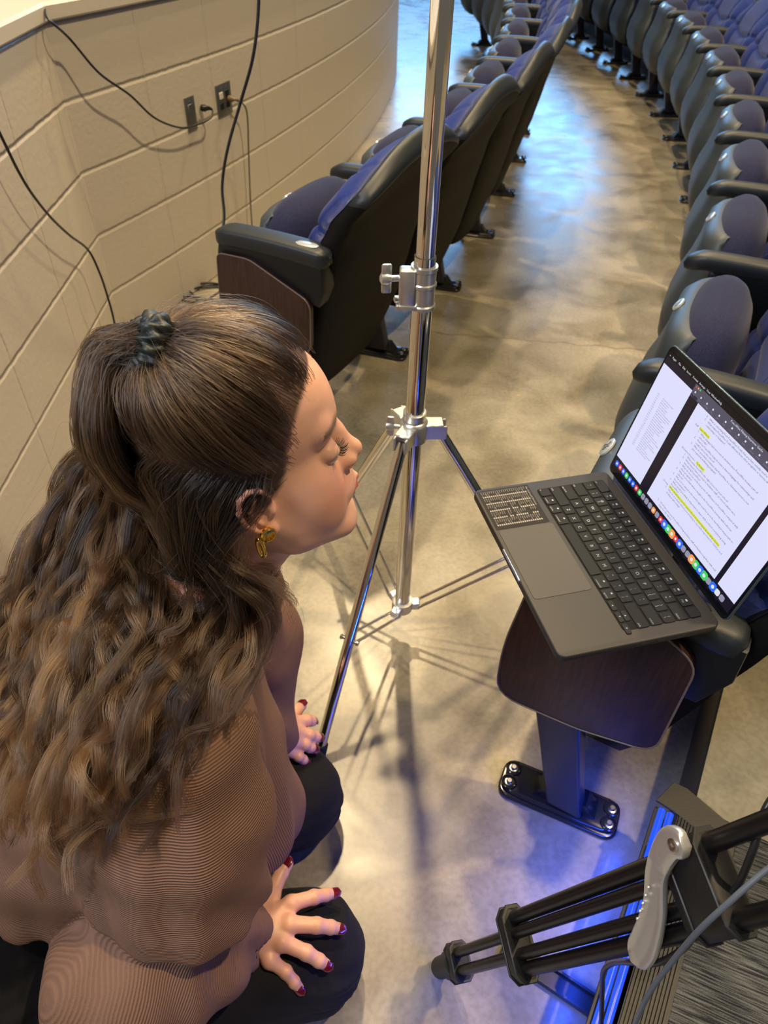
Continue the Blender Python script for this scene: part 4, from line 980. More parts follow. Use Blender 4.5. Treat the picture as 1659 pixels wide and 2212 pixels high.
# hands -----------------------------------------------------------------
def px(u, v, z):
    x_, y_ = (u - 829.5) / FPX, (v - 1106) / FPX
    d = x_ * r2v + y_ * d2v + w0v; t = (z - CAMH) / d.z
    return np.array([d.x * t, d.y * t, z])
def hand(wrist, elbow, fingers, thumb, r=.0108):
    """fingers: list of joint lists (MCP, PIP, DIP, tip)"""
    prims = []; palm = []
    for j, fg in enumerate(fingers):
        s = (.96, 1.0, .96, .84)[j] * r
        palm.append((wrist + (fg[0] - wrist) * .12, fg[0] - np.array([0, 0, .004]), s * 1.45, s * 1.28))
        prims.append([(fg[0], fg[1], s * 1.12, s * 1.0), (fg[1], fg[2], s * 1.02, s * .90), (fg[2], fg[3], s * .90, s * .78)])
    th = thumb; prims.append([(th[0], th[1], r * 1.7, r * 1.25), (th[1], th[2], r * 1.22, r * 1.08), (th[2], th[3], r * 1.05, r * .85)])
    def f(P):
        d = seg_sd(P, wrist, wrist + (elbow - wrist) * .9, .0245, .036)
        for a, b, ra, rb in palm: d = smin(d, seg_sd(P, a, b, ra, rb), .012)
        d = smin(d, seg_sd(P, wrist, th[1], .016, r * 1.4), .014)
        for ch in prims:
            e = None
            for a, b, ra, rb in ch:
                s_ = seg_sd(P, a, b, ra, rb); e = s_ if e is None else smin(e, s_, .0025)
                e = smin(e, np.sqrt(((P - a) ** 2).sum(-1)) - ra * 1.05, .003)
            d = smin(d, e, .0045)
        return d
    allp = np.array([q for ch in prims for a, b, _, _ in ch for q in (a, b)] + [wrist, elbow])
    V, F = surf_nets(f, allp.min(0) - .045, allp.max(0) + .045, .0019)
    return V, F
def nail(tip, dip, up, r, ln=.0125):
    ax = tip - dip; ax /= np.linalg.norm(ax); up = np.array(up, float); up -= up @ ax * ax; up /= np.linalg.norm(up); sd = np.cross(ax, up)
    V, F = [], []; nu, nv = 9, 8
    for side in (0, 1):
        for i in range(nv + 1):
            t = i / nv; w = r * (.88 if t < .5 else .88 * math.sqrt(max(0.03, 1 - ((t - .5) / .52) ** 2)))
            for j in range(nu):
                u = -1 + 2 * j / (nu - 1); hgt = (1 - u * u) * .28 * r
                V.append(tip + ax * (-.0045 + ln * t) + sd * u * w + up * (r * .84 + hgt * .7 - side * .0007 - .0010 * t * t))
    m = (nv + 1) * nu
    for i in range(nv):
        for j in range(nu - 1):
            a = i * nu + j; F.append((a, a + 1, a + nu + 1, a + nu)); F.append((m + a, m + a + nu, m + a + nu + 1, m + a + 1))
    rim = [j for j in range(nu)] + [i * nu + nu - 1 for i in range(1, nv + 1)] + [nv * nu + j for j in range(nu - 2, -1, -1)] + [i * nu for i in range(nv - 1, 0, -1)]
    for k in range(len(rim)): a, b = rim[k], rim[(k + 1) % len(rim)]; F.append((b, a, a + m, b + m))
    return np.array(V), np.array(F)
RH = dict(w=px(548, 2012, .222), e=px(300, 2075, .325),
          f=[[px(628, 1952, .222), px(678, 1938, .212), px(703, 1933, .200), px(720, 1930, .192)],
             [px(624, 1996, .226), px(684, 1999, .216), px(714, 2003, .202), px(731, 2006, .192)],
             [px(608, 2034, .222), px(662, 2058, .208), px(689, 2075, .194), px(703, 2083, .184)],
             [px(582, 2073, .212), px(617, 2099, .196), px(635, 2121, .182), px(646, 2134, .172)]],
          t=[px(560, 1985, .212), px(585, 1935, .206), px(606, 1888, .205), px(621, 1866, .207)])
LH_ = dict(w=px(592, 1600, .235), e=np.array([-.235, .70, .36]),
          f=[[px(640, 1560, .225), px(662, 1556, .218), px(672, 1557, .208), px(676, 1559, .200)],
             [px(640, 1580, .225), px(667, 1588, .212), px(681, 1592, .198), px(688, 1594, .190)],
             [px(634, 1600, .222), px(658, 1608, .208), px(670, 1614, .196), px(677, 1618, .188)],
             [px(625, 1620, .212), px(645, 1634, .200), px(655, 1641, .188), px(660, 1645, .180)]],
          t=[px(600, 1585, .222), px(618, 1560, .215), px(640, 1535, .208), px(652, 1525, .202)])
parts = [(h2w(Vh), Fh, np.zeros(len(Fh), int), tint)]
SKH = np.array([.70, .39, .31]); KN = np.array([.66, .27, .22])
for H_ in (RH, LH_):
    V, F = hand(H_['w'], H_['e'], H_['f'], H_['t'])
    t_ = np.tile(SKH, (len(V), 1))
    for ch in H_['f'] + [H_['t']]:
        for jn in ch[:3]:
            w_ = .42 * np.exp(-((V - jn) ** 2).sum(1) / .0085 ** 2); t_ = t_ * (1 - w_[:, None]) + KN * w_[:, None]
    parts.append((V, F, np.zeros(len(F), int), t_))
    for j, ch in enumerate(H_['f'] + [H_['t']]):
        V, F = nail(ch[3], ch[2], (-.15, -.3, 1) if j < 4 else (0.1, .25, 1), (.0084, .0086, .0084, .0074, .0100)[j], .0150)
        parts.append((V, F, np.ones(len(F), int), np.zeros((len(V), 3))))
Vb = np.concatenate([p[0] for p in parts]); off = np.cumsum([0] + [len(p[0]) for p in parts[:-1]])
Fb = np.concatenate([p[1] + o for p, o in zip(parts, off)]); Mb = np.concatenate([p[2] for p in parts]); Tb = np.concatenate([p[3] for p in parts])
def connect(Vb, Fb, Mb, Tb, pa, pb, path):
    cen = Vb[Fb].mean(1); ia = ((cen - pa) ** 2).sum(1).argmin(); ib = ((cen - pb) ** 2).sum(1).argmin()
    A_, B_ = list(Fb[ia]), list(Fb[ib])[::-1]; rings = [A_]; nv = []; n_ = len(Vb)
    for p, r in path:
        d0 = Vb[A_] - Vb[A_].mean(0); d0 = d0 / np.linalg.norm(d0, axis=1, keepdims=True)
        rings.append([n_ + len(nv) + k for k in range(4)]); nv += [np.array(p) + d0[k] * r for k in range(4)]
    c_ = Vb[B_].mean(0); best = min(range(4), key=lambda s_: sum(np.linalg.norm((Vb[B_[(k + s_) % 4]] - c_) - (nv[-4 + k] - np.array(path[-1][0])) * .05) for k in range(4)))
    rings.append([B_[(k + best) % 4] for k in range(4)]); nf = []
    for i in range(len(rings) - 1):
        for k in range(4): nf.append([rings[i][k], rings[i][(k + 1) % 4], rings[i + 1][(k + 1) % 4], rings[i + 1][k]])
    keep = np.ones(len(Fb), bool); keep[[ia, ib]] = False
    return np.concatenate([Vb, nv]), np.concatenate([Fb[keep], nf]), np.concatenate([Mb[keep], np.zeros(len(nf), int)]), np.concatenate([Tb, np.tile(SKH, (len(nv), 1))])
for H_, sh_, off_ in ((RH, (-.215, .395, .655), -.03), (LH_, (-.285, .640, .665), .03)):
    e_ = H_['e']; Vb, Fb, Mb, Tb = connect(Vb, Fb, Mb, Tb, np.array([-.235, .510 + off_, .640]), e_ + np.array([-.03, 0, .03]), [((-.24, .51 + off_ * 2, .62), .03), (sh_, .035), ((np.array(sh_) + e_) / 2, .035), (e_ + np.array([-.01, 0, .03]), .025)])
person = thing('person', 'person kneeling on the floor in a brown ribbed sweater, long wavy brown hair, looking right', 'person')
np_mesh('body', Vb, Fb, [M['skin'], M['nail']], person, Mb, {'tint': ('FLOAT_COLOR', np.c_[Tb, np.ones(len(Tb))])})
# eyes and lashes
M['eye'] = mat('eye_white', (0.75, 0.70, 0.66), 0.08); M['iris'] = mat('dark_iris', (0.03, 0.04, 0.05), 0.05)
for sg in (-1, 1):
    bm = bmesh.new(); bmesh.ops.create_uvsphere(bm, u_segments=28, v_segments=18, radius=.0131)
    for f in bm.faces:
        c = f.calc_center_median(); f.material_index = 1 if c.normalized().x > .90 else 0
    o = bm_obj('eye', bm, [M['eye'], M['iris']], person)
    o.matrix_local = Matrix.Translation(h2w((.0758, sg * .0325, .0105))) @ Matrix([list(r) for r in HR]).to_4x4() @ Matrix.Rotation(math.radians(20), 4, 'Y')
M['lash'] = mat('dark_lash', (0.012, 0.008, 0.006), 0.5)
bm = bmesh.new(); rl = random.Random(4)
for sg in (-1, 1):
    for i in range(17):
        t = i / 16; a = math.radians(-46 + 88 * t); c = np.array([.0760, .0325, .0095])
        p0 = c + np.array([math.cos(a) * .0142, math.sin(a) * .0146, .0008 + .0015 * math.cos(a)])
        o_ = np.array([math.cos(a), math.sin(a) * 1.1, 0]); ln = .0070 + .0015 * t + rl.uniform(-.001, .001); sw = rl.uniform(-.12, .12)
        pts = [p0 + o_ * ln * s_ + np.array([0, sw * ln * s_, -.0012 * math.sin(s_ * 2.2) + ln * .62 * s_ ** 2.2]) for s_ in (0, .35, .7, 1)]
        add_tube(bm, [Vector(h2w((p[0], p[1] * sg, p[2]))) for p in pts], [.00045, .00040, .0003, .0001], 5)
bm_obj('eyelashes', bm, M['lash'], person)
# jewellery
bm = bmesh.new(); c = h2w((.0065, -.0815, -.0350)); Fm = frame(c, -HY + .35 * HX - .1 * HZ, HZ)
add_lathe(bm, [(.0050, -.004), (.0078, -.0015), (.0082, .0015), (.0070, .0032), (.0056, .0030), (.0052, .0005), (.0004, -.0005)], Fm, 28)
bm_obj('stud_earring', bm, M['gold'], person)['label'] = 'round gold tunnel earring'
bm = bmesh.new(); c0 = h2w((-.002, -.080, -.0400)); n_ = 26
ring = [Vector(c0 + HR @ np.array([-.001 + .0028 * math.sin(a) * 1.0, -.003 * math.sin(a), -.0105 + .0110 * math.cos(a)])) for a in [2 * math.pi * k / n_ for k in range(n_)]]
for k in range(n_): add_tube(bm, [ring[k], ring[(k + 1) % n_]], .0021, 10)
bm_obj('hoop_earring', bm, M['gold'], person)['label'] = 'small gold hoop earring'
bm = bmesh.new(); c = np.array([.0990, -.0165, -.0205])
for k in range(14):
    a0, a1 = [math.radians(-150 + 240 * q_ / 14) for q_ in (k, k + 1)]
    add_tube(bm, [Vector(h2w(c + np.array([.0005, -.0042 * math.cos(a) + .001, .0055 * math.sin(a)]))) for a in (a0, a1)], .00055, 8)
bm_obj('nose_ring', bm, M['gold'], person)
a_, b_ = RH['f'][3][0], RH['f'][3][1]; c = a_ + (b_ - a_) * .62; bm = bmesh.new(); Fm = frame(c, b_ - a_, (0, 0, 1))
n_ = 28
for k in range(n_): add_tube(bm, [Fm @ Vector((.0083 * math.cos(2 * math.pi * q_ / n_), .0083 * math.sin(2 * math.pi * q_ / n_), .0012 * math.cos(4 * math.pi * q_ / n_))) for q_ in (k, k + 1)], .00065, 8)
bm_obj('finger_ring', bm, M['gold'], person)
# trousers ---------------------------------------------------------------
KR, KL = np.array([-.098, .352, .100]), np.array([-.150, .605, .100])
HPR, HPL = np.array([-.470, .245, .200]), np.array([-.505, .420, .205])
def trousers_f(P):
    d = ell_sd(P, (-.505, .335, .225), (.145, .185, .150), Matrix.Rotation(math.radians(-20), 3, 'Z'))
    for hip, kn, an in ((HPR, KR, (-.47, .22, .060)), (HPL, KL, (-.56, .52, .060))):
        d = smin(d, seg_sd(P, hip, kn, .112, .090), .03)
        d = smin(d, seg_sd(P, kn + np.array([.0, 0, -.020]), np.array(an), .072, .052), .035)
    d = d + .0030 * np.sin(P[..., 0] * 60 + 9 * np.sin(P[..., 2] * 22 + P[..., 1] * 13)) * np.sin(P[..., 1] * 31 + 2)
    return smax(d, .004 - P[..., 2], .004)
V, F = surf_nets(trousers_f, (-.72, .04, -.01), (.04, .76, .42), .0065)
np_mesh('trousers', V, F, M['black_fab'], person)
# sweater ------------------------------------------------------------------
LV = np.array([-.33, .94, 0.0])
SHR, SHL = np.array([-.215, .395, .655]), np.array([-.262, .652, .690])
SLE, ELR, WRR = px(392, 1885, .44), px(275, 2095, .345), RH['w'] + np.array([-.028, -.008, .010])
ELL, WRL = np.array([-.215, .715, .430]), LH_['w'] + np.array([-.006, .0, .004])
S_W, S_C, S_U = np.array([-.445, .425, .360]), np.array([-.325, .475, .560]), np.array([-.250, .500, .680])
def sw_list(P):
    o = .062 * LV
    torso = smin(smin(seg_sd(P, S_W + .8 * o, S_C + o, .108, .112), seg_sd(P, S_W - .8 * o, S_C - o, .108, .112), .05), smin(seg_sd(P, S_C + o, S_U + .9 * o, .118, .078), seg_sd(P, S_C - o, S_U - .9 * o, .118, .078), .05), .05)
    front = seg_sd(P, (-.235, .520, .600), (-.215, .480, .300), .085, .105)
    torso = smin(torso, front, .05)
    sh = seg_sd(P, SHR, SHL, .064, .060)
    torso = smin(torso, sh, .05)
    return torso
def rsleeve(P): return smax(smin(seg_sd(P, SHR, (SLE + SHR) / 2, .078, .100), seg_sd(P, (SLE + SHR) / 2, SLE + (SLE - SHR) * .2, .100, .110), .03), ((P - (SLE + (SLE - SHR) * .10)) @ ((SLE - SHR) / np.linalg.norm(SLE - SHR))), .006)
def rcuff(P): return smin(seg_sd(P, SLE, ELR, .085, .088), smin(seg_sd(P, ELR, ELR + (WRR - ELR) * .5, .088, .086), seg_sd(P, ELR + (WRR - ELR) * .5, WRR, .086, .054), .03), .04)
def lsleeve(P): return smin(seg_sd(P, SHL, ELL, .074, .080), seg_sd(P, ELL, WRL, .078, .044), .03)
def sweater_f(P):
    t = smax(sw_list(P), (.395 - .45 * (P[..., 0] + .45)) - P[..., 2], .012); a = rsleeve(P); c = rcuff(P); l = lsleeve(P)
    d = smin(t, a, .030); d = smin(d, c, .003); d = smin(d, l, .03)
    # collar
    q_ = w2h(P.reshape(-1, 3)).reshape(P.shape)
    cc = np.array(w2h((-.190, .532, .762))); r_ = q_ - cc; rad = np.sqrt(r_[..., 0] ** 2 + r_[..., 1] ** 2)
    col_ = np.sqrt((rad - .066) ** 2 + (r_[..., 2] + .15 * r_[..., 0] * 2.2) ** 2) - .0115; d = smin(d, col_, .016)
    # big folds
    X, Y, Z = P[..., 0], P[..., 1], P[..., 2]
    d = d + .0045 * np.sin(38 * Z + 16 * X + 5 * np.sin(21 * Y)) * np.clip((.62 - Z) / .2, 0, 1) + .003 * np.sin(60 * Y - 25 * Z + 3 * np.sin(30 * X))
    inner = seg_sd(P, WRR - (WRR - ELR) * .2, WRR + (WRR - ELR) * .3, .040, .046); d = smax(d, -inner, .006)
    neck = seg_sd(P, (-.222, .518, .72), (-.16, .545, .83), .050, .056); d = smax(d, -neck, .004)
    return d
V, F = surf_nets(sweater_f, (-.63, .10, .13), (-.02, .86, .84), .0052)
# rib coordinate: along each tube's own axis
def along(V, a, b): a = np.array(a); b = np.array(b); d = (b - a) / np.linalg.norm(b - a); return (V - a) @ d
dists = np.stack([sw_list(V), rsleeve(V), rcuff(V) - .004, lsleeve(V)], 1); which = dists.argmin(1)
torso_c = np.where(V[:, 0] > -.255 + .0 * V[:, 1], V @ np.array([.55, .83, 0]), along(V, S_W, S_U))
rib = np.choose(which, [torso_c, along(V, SHR, SLE) , along(V, ELR, WRR) + .4, along(V, SHL, ELL) + .8])
q_ = w2h(V); cc = w2h((-.190, .532, .762)); rr_ = q_ - cc; near = np.abs(np.hypot(rr_[:, 0], rr_[:, 1]) - .066) < .020; near &= np.abs(rr_[:, 2] + .33 * rr_[:, 0]) < .018
rib = np.where(near, np.arctan2(rr_[:, 1], rr_[:, 0]) * .062 + 1.3, rib)
def knit():
    m = bpy.data.materials.new('brown_rib_knit'); m.use_nodes = True; nt = m.node_tree; b = nt.nodes['Principled BSDF']; L = nt.links.new
    a = nd(nt, 'ShaderNodeAttribute'); a.attribute_name = 'rib'
    tc = nd(nt, 'ShaderNodeTexCoord'); n = nd(nt, 'ShaderNodeTexNoise'); n.inputs['Scale'].default_value = 25; L(tc.outputs['Object'], n.inputs['Vector'])
    w = nd(nt, 'ShaderNodeMath', operation='MULTIPLY_ADD'); w.inputs[1].default_value = .004; L(n.outputs[0], w.inputs[0]); L(a.outputs['Fac'], w.inputs[2])
    s = nd(nt, 'ShaderNodeMath', operation='MULTIPLY'); s.inputs[1].default_value = 2 * math.pi / .0034; L(w.outputs[0], s.inputs[0])
    c = nd(nt, 'ShaderNodeMath', operation='SINE'); L(s.outputs[0], c.inputs[0])
    f = nd(nt, 'ShaderNodeTexNoise'); f.inputs['Scale'].default_value = 420; f.inputs['Detail'].default_value = 3; L(tc.outputs['Object'], f.inputs['Vector'])
    ad = nd(nt, 'ShaderNodeMath', operation='MULTIPLY_ADD'); ad.inputs[1].default_value = 1.1; L(f.outputs[0], ad.inputs[0]); L(c.outputs[0], ad.inputs[2])
    bp = nd(nt, 'ShaderNodeBump'); bp.inputs['Strength'].default_value = 0.55; bp.inputs['Distance'].default_value = 0.0009; L(ad.outputs[0], bp.inputs['Height']); L(bp.outputs[0], b.inputs['Normal'])
    r = nd(nt, 'ShaderNodeMapRange'); r.inputs['From Min'].default_value = -0.8; r.inputs['From Max'].default_value = 1.4; L(ad.outputs[0], r.inputs[0])
    mx = nd(nt, 'ShaderNodeMix', data_type='RGBA'); L(r.outputs[0], mx.inputs[0]); mx.inputs['A'].default_value = (.205, .116, .084, 1); mx.inputs['B'].default_value = (.255, .148, .107, 1)
    L(mx.outputs['Result'], b.inputs['Base Color']); b.inputs['Roughness'].default_value = .92; b.inputs['Specular IOR Level'].default_value = .2
    return m
M['knit'] = knit()
np_mesh('sweater', V, F, M['knit'], person, None, {'rib': ('FLOAT', rib)})
# ---------------------------------------------------------------- hair: half up in a scrunchie, the rest long and wavy
rng = np.random.default_rng(11)
HC0 = np.array([-.005, 0, .020])
def cran_f(P):
    x, y, z = P[..., 0], P[..., 1], P[..., 2]; zc = np.clip(z, -.128, .133)
    xf, xb, hw = htab(zc)
    cx = xb + (xf - xb) * .42; hx = np.where(x > cx, xf - cx, cx - xb)
    d = (((np.abs(x - cx) / hx) ** 2.15 + (np.abs(y) / hw) ** 2.15) ** (1 / 2.15) - 1)
    return np.where(z > .133, 1.0, d)
def radius_dir(D):
    lo_ = np.full(len(D), .02); hi_ = np.full(len(D), .20)
    for _ in range(22):
        m = (lo_ + hi_) / 2; ins = cran_f(HC0 + D * m[:, None]) < 0; lo_ = np.where(ins, m, lo_); hi_ = np.where(ins, hi_, m)
    return lo_
def nrm(a): return a / np.maximum(np.linalg.norm(a, axis=-1, keepdims=True), 1e-9)
hl = np.array([(-.10, -.06), (-.07, -.045), (-.045, -.030), (-.025, -.028), (-.012, -.004), (-.006, .018), (.004, .030), (.020, .038), (.040, .042), (.060, .050), (.080, .062), (.094, .074), (.10, .085), (.14, .10)])
def in_hair(P): return P[:, 0] < np.interp(P[:, 2], hl[:, 0], hl[:, 1])
def sample_roots(n, cond):
    out = []
    while sum(len(o) for o in out) < n:
        D = nrm(rng.normal(size=(4000, 3))); r = radius_dir(D); P = HC0 + D * r[:, None]
        out.append(P[in_hair(P) & (P[:, 2] > -.088) & cond(P)])
    return np.concatenate(out)[:n]
TIE = np.array([-.053, -.010, .134])
STR = []    # (points (n,k,3) world, radius root, radius tip, tone)
def emit_strands(W_, r0, r1, tone): STR.append((W_, r0, r1, tone))
def push(W_, marg=.006, it=3):
    for _ in range(it):
        sh_ = W_.shape; P = W_.reshape(-1, 3)
        for fn, mg in ((sweater_f, marg), (lambda q_: head_f(w2h(q_)), .003)):
            d = fn(P); k = np.where(d < mg)[0]
            if not len(k): continue
            Q = P[k]; e = .002; G = np.stack([fn(Q + np.eye(3)[a] * e) - fn(Q - np.eye(3)[a] * e) for a in range(3)], 1)
            P[k] = Q + nrm(G) * (mg - d[k])[:, None]
        W_ = P.reshape(sh_)
    return W_
def resample(G, n):
    """G (m,k,3) control points -> (m,n,3) via Catmull-Rom"""
    m, k, _ = G.shape; G = np.concatenate([2 * G[:, :1] - G[:, 1:2], G, 2 * G[:, -1:] - G[:, -2:-1]], 1)
    t = np.linspace(0, k - 1 - 1e-6, n); i = t.astype(int); f = (t - i)[None, :, None]
    a, b, c, d = G[:, i], G[:, i + 1], G[:, i + 2], G[:, i + 3]
    return .5 * (2 * b + (c - a) * f + (2 * a - 5 * b + 4 * c - d) * f ** 2 + (-a + 3 * b - 3 * c + d) * f ** 3)
# 1) hair drawn up and back into the tie
up_z = lambda P: P[:, 2] > np.interp(P[:, 0], [-.10, -.05, .0, .04, .09], [.075, .055, .030, .022, .05])
NC = 330; cr = sample_roots(NC, up_z); per = 30
def up_path(P0, tie, lift, n=15):
    d0 = nrm(P0 - HC0); d1 = nrm(tie - HC0); om = np.arccos(np.clip((d0 * d1).sum(-1), -1, 1))[:, None, None]
    t = np.linspace(0, 1, n)[None, :, None]; D = (np.sin((1 - t) * om) * d0[:, None] + np.sin(t * om) * d1[:, None]) / np.sin(om)
    # sides droop a little before rising into the tie
    D = nrm(D + np.array([0, 0, -.22]) * np.sin(np.pi * t) * np.clip((.09 - P0[:, 2]) / .06, 0, 1)[:, None, None])
    R = radius_dir(D.reshape(-1, 3)).reshape(len(P0), n)
    r = R + .0015 + lift[:, None] * np.sin(np.pi * np.clip(t[0, :, 0] * 1.0, 0, 1)) ** .75 + .006 * t[0, :, 0] ** 3
    return HC0 + D * r[..., None]
lift_c = .005 + .008 * np.clip((cr[:, 0] - .0) / .08, 0, 1) * np.clip((cr[:, 2] - .05) / .05, 0, 1) + rng.uniform(-.002, .004, NC)
lift_c += .001 * (cr[:, 2] > .07)
tiec = TIE + rng.normal(size=(NC, 3)) * .0055
guide = up_path(cr, tiec, lift_c)
sp_ = nrm(rng.normal(size=(NC, per, 3))) * (rng.uniform(0, 1, (NC, per, 1)) ** .6)
t = np.linspace(0, 1, 15)
wid_ = (.0085 * (1 - t) ** .5 + .0032 + .002 * np.sin(np.pi * t))[None, None, :, None]
pts = guide[:, None] + sp_[:, :, None] * wid_ + .0012 * np.sin(t * 9 + rng.uniform(0, 6, (NC, per, 1)))[..., None] * nrm(rng.normal(size=(NC, per, 1, 3)))
emit_strands((h2w(pts.reshape(-1, 3))).reshape(-1, 15, 3), .00024, .00022, np.repeat(np.clip(rng.normal(.42, .22, NC), 0, 1), per))
# 2) long hair: lanes from her right (0) to her left (1)
def lane(tab, s, y=0):
    tab = np.array(tab, float); return np.stack([np.interp(s, tab[:, 0], tab[:, 1 + k]) for k in range(3)], -1)
def surf_hit(u, v, z, off=.020):      # point just above the sweater on a sight line, else the fallback height
    x_, y_ = (u - 829.5) / FPX, (v - 1106) / FPX; d = x_ * r2v + y_ * d2v + w0v; d = np.array([d.x, d.y, d.z]); d /= np.linalg.norm(d)
    t = np.arange(.45, 1.6, .003); P = np.array([0, 0, CAMH]) + t[:, None] * d; k = np.where(sweater_f(P) < off)[0]
    return P[k[0]] if len(k) else px(u, v, z)
def pxv(a): return [(s, *surf_hit(u, v, z)) for s, u, v, z in a]
LA_ = [(0, *h2w((-.012, -.068, -.118))), (.12, *h2w((-.035, -.078, -.112)))] + pxv([(.25, 470, 1180, .835), (.5, 350, 1120, .85), (.75, 250, 1040, .86), (1, 190, 990, .86)])
LB_ = pxv([(0, 562, 1335, .74), (.25, 440, 1400, .725), (.5, 300, 1340, .735), (.75, 170, 1250, .745), (1, 95, 1190, .75)])
LC_ = pxv([(0, 490, 1450, .685), (.25, 340, 1540, .640), (.5, 200, 1560, .640), (.75, 70, 1450, .650), (1, -20, 1370, .655)])
LD_ = pxv([(0, 440, 1530, .65), (.25, 270, 1690, .55), (.5, 130, 1740, .53), (.75, 0, 1600, .56), (1, -90, 1500, .58)])
LE_ = pxv([(0, 370, 1590, .62), (.25, 225, 1850, .47), (.5, 100, 1860, .45), (.75, -40, 1730, .48), (1, -150, 1600, .50)])
def long_clumps(P0w, s, first, per, nk=30, amp=1.0, short=None):
    m = len(s); jb = rng.normal(size=(m, 3)); j = lambda sc: jb * sc * .9 + rng.normal(size=(m, 3)) * sc * .3
    G = [P0w] + first + [lane(LA_, s) + j(.010), lane(LB_, s) + j(.016), lane(LC_, s) + j(.020), lane(LD_, s) + j(.022), lane(LE_, s) + j(.026)]
    G = np.stack(G, 1); C = resample(G, nk); t = np.linspace(0, 1, nk)
    ln = rng.uniform(.72, 1.0, m) if short is None else short
    C = np.stack([np.stack([np.interp(t * l, t, C[i, :, k]) for k in range(3)], -1) for i, l in enumerate(ln)])
    T = nrm(np.gradient(C, axis=1)); up_ = nrm(np.cross(T, np.array([.3, .8, .4]))); sd_ = np.cross(T, up_)
    ph = rng.uniform(0, 6.28, (m, 1)); wl = rng.uniform(.095, .170, (m, 1)); L = np.cumsum(np.linalg.norm(np.diff(C, axis=1, prepend=C[:, :1]), axis=-1), 1)
    A = amp * rng.uniform(.6, 1.35, (m, 1)) * (.0010 + .0125 * np.clip((L - .12) / .30, 0, 1))
    an = 2 * np.pi * L / wl + ph + 1.2 * np.sin(L * 14 + ph)
    C = C + (A * np.cos(an))[..., None] * sd_ + (A * .8 * np.sin(an))[..., None] * up_
    q_ = nrm(rng.normal(size=(m, per, 3))) * (rng.uniform(0, 1, (m, per, 1)) ** .55)
    w_ = (.0105 * (1 - .50 * t) * (1 + .15 * np.sin(9 * t)))[None, None, :, None]
    lag = rng.normal(0, .22, (m, per, 1)); fr = .0016
    W_ = C[:, None] + q_[:, :, None] * w_ + ((A * .35)[:, None] * np.cos(an[:, None] * 1.0 + lag * 4))[..., None] * sd_[:, None] * .6
    W_ = W_ + fr * np.sin(t * 22 + rng.uniform(0, 6, (m, per, 1)))[..., None] * nrm(rng.normal(size=(m, per, 1, 3))) * t[None, None, :, None]
    return push(W_.reshape(-1, nk, 3), .005, 2)
low = lambda P: ~up_z(P)
NL = 300; lr = sample_roots(NL, lambda P: low(P) & ~((P[:, 0] > -.016) & (P[:, 2] < .022))); az = np.arctan2(lr[:, 1], -lr[:, 0])       # -90 deg = right ear, +90 = left ear
s_l = np.clip((az / np.pi * 1.0 + .5) * .85 + rng.normal(0, .05, NL), 0, 1)
s_l = np.where(rng.uniform(0, 1, NL) < .22, rng.uniform(0, .14, NL) + .86 * (lr[:, 1] > 0), s_l)
s_l = np.where(lr[:, 0] > -.02, np.where(lr[:, 1] < 0, rng.uniform(0.02, .20, NL), rng.uniform(.8, 1, NL)), s_l)
n0 = nrm(lr - HC0)
f1 = h2w(HC0 + nrm(n0 + np.array([-.30, 0, -.22])) * (radius_dir(nrm(n0 + np.array([-.30, 0, -.22]))) + .012)[:, None])
n2 = nrm(n0 + np.array([-.75, 0, -.50])); n2[:, 0] = np.minimum(n2[:, 0], np.where(n2[:, 1] < -.35, -.24, -.42)); n2 = nrm(n2)
f2 = h2w(HC0 + n2 * (radius_dir(n2) + .022 + rng.uniform(0, .014, NL))[:, None])
side = lr[:, 1] < -.028; u1, u2 = rng.uniform(0, 1, NL), rng.normal(0, 1, NL)
n1_ = nrm(n0 + np.array([-.22, 0, -.30])); f1 = np.where(side[:, None], h2w(HC0 + n1_ * (radius_dir(n1_) + .010)[:, None]), f1)
f2 = np.where(side[:, None], h2w(np.stack([-.030 - .055 * u1, -.076 + .016 * u1 + .003 * u2, -.068 - .010 * u1], 1)), f2)
s_l = np.where(side, np.clip(u1 * .34 + .02 * u2, 0, 1), s_l)
W1 = long_clumps(h2w(lr), s_l, [f1, f2], 44, short=rng.uniform(.62, 1.0, NL) * np.where(s_l < .12, .84, 1))
emit_strands(W1, .00026, .00010, np.repeat(np.clip(rng.normal(.40, .26, NL), 0, 1), 44))
# 3) the tail out of the scrunchie, lying over it
NT = 210; th = rng.uniform(0, 1, NT); s_t = np.clip(rng.beta(1.3, 1.4, NT) * .80 + .19, 0, 1)
tb = TIE + np.array([-.010, 0, .004]) + rng.normal(size=(NT, 3)) * .0055
d1_ = nrm(np.stack([np.full(NT, -.68), (s_t - .5) * .45, np.full(NT, .78)], 1)); t1 = HC0 + d1_ * (radius_dir(d1_) + .026 + rng.uniform(-.006, .012, NT))[:, None]
d2_ = nrm(np.stack([np.full(NT, -.95), (s_t - .5) * 1.7, np.full(NT, .22)], 1)); t2 = HC0 + d2_ * (radius_dir(d2_) + .022 + rng.uniform(-.006, .016, NT))[:, None]
W2 = long_clumps(h2w(tb), s_t, [h2w(t1), h2w(t2)], 42, short=rng.uniform(.62, .98, NT))
emit_strands(W2, .00026, .00010, np.repeat(np.clip(rng.normal(.55, .27, NT), 0, 1), 42))
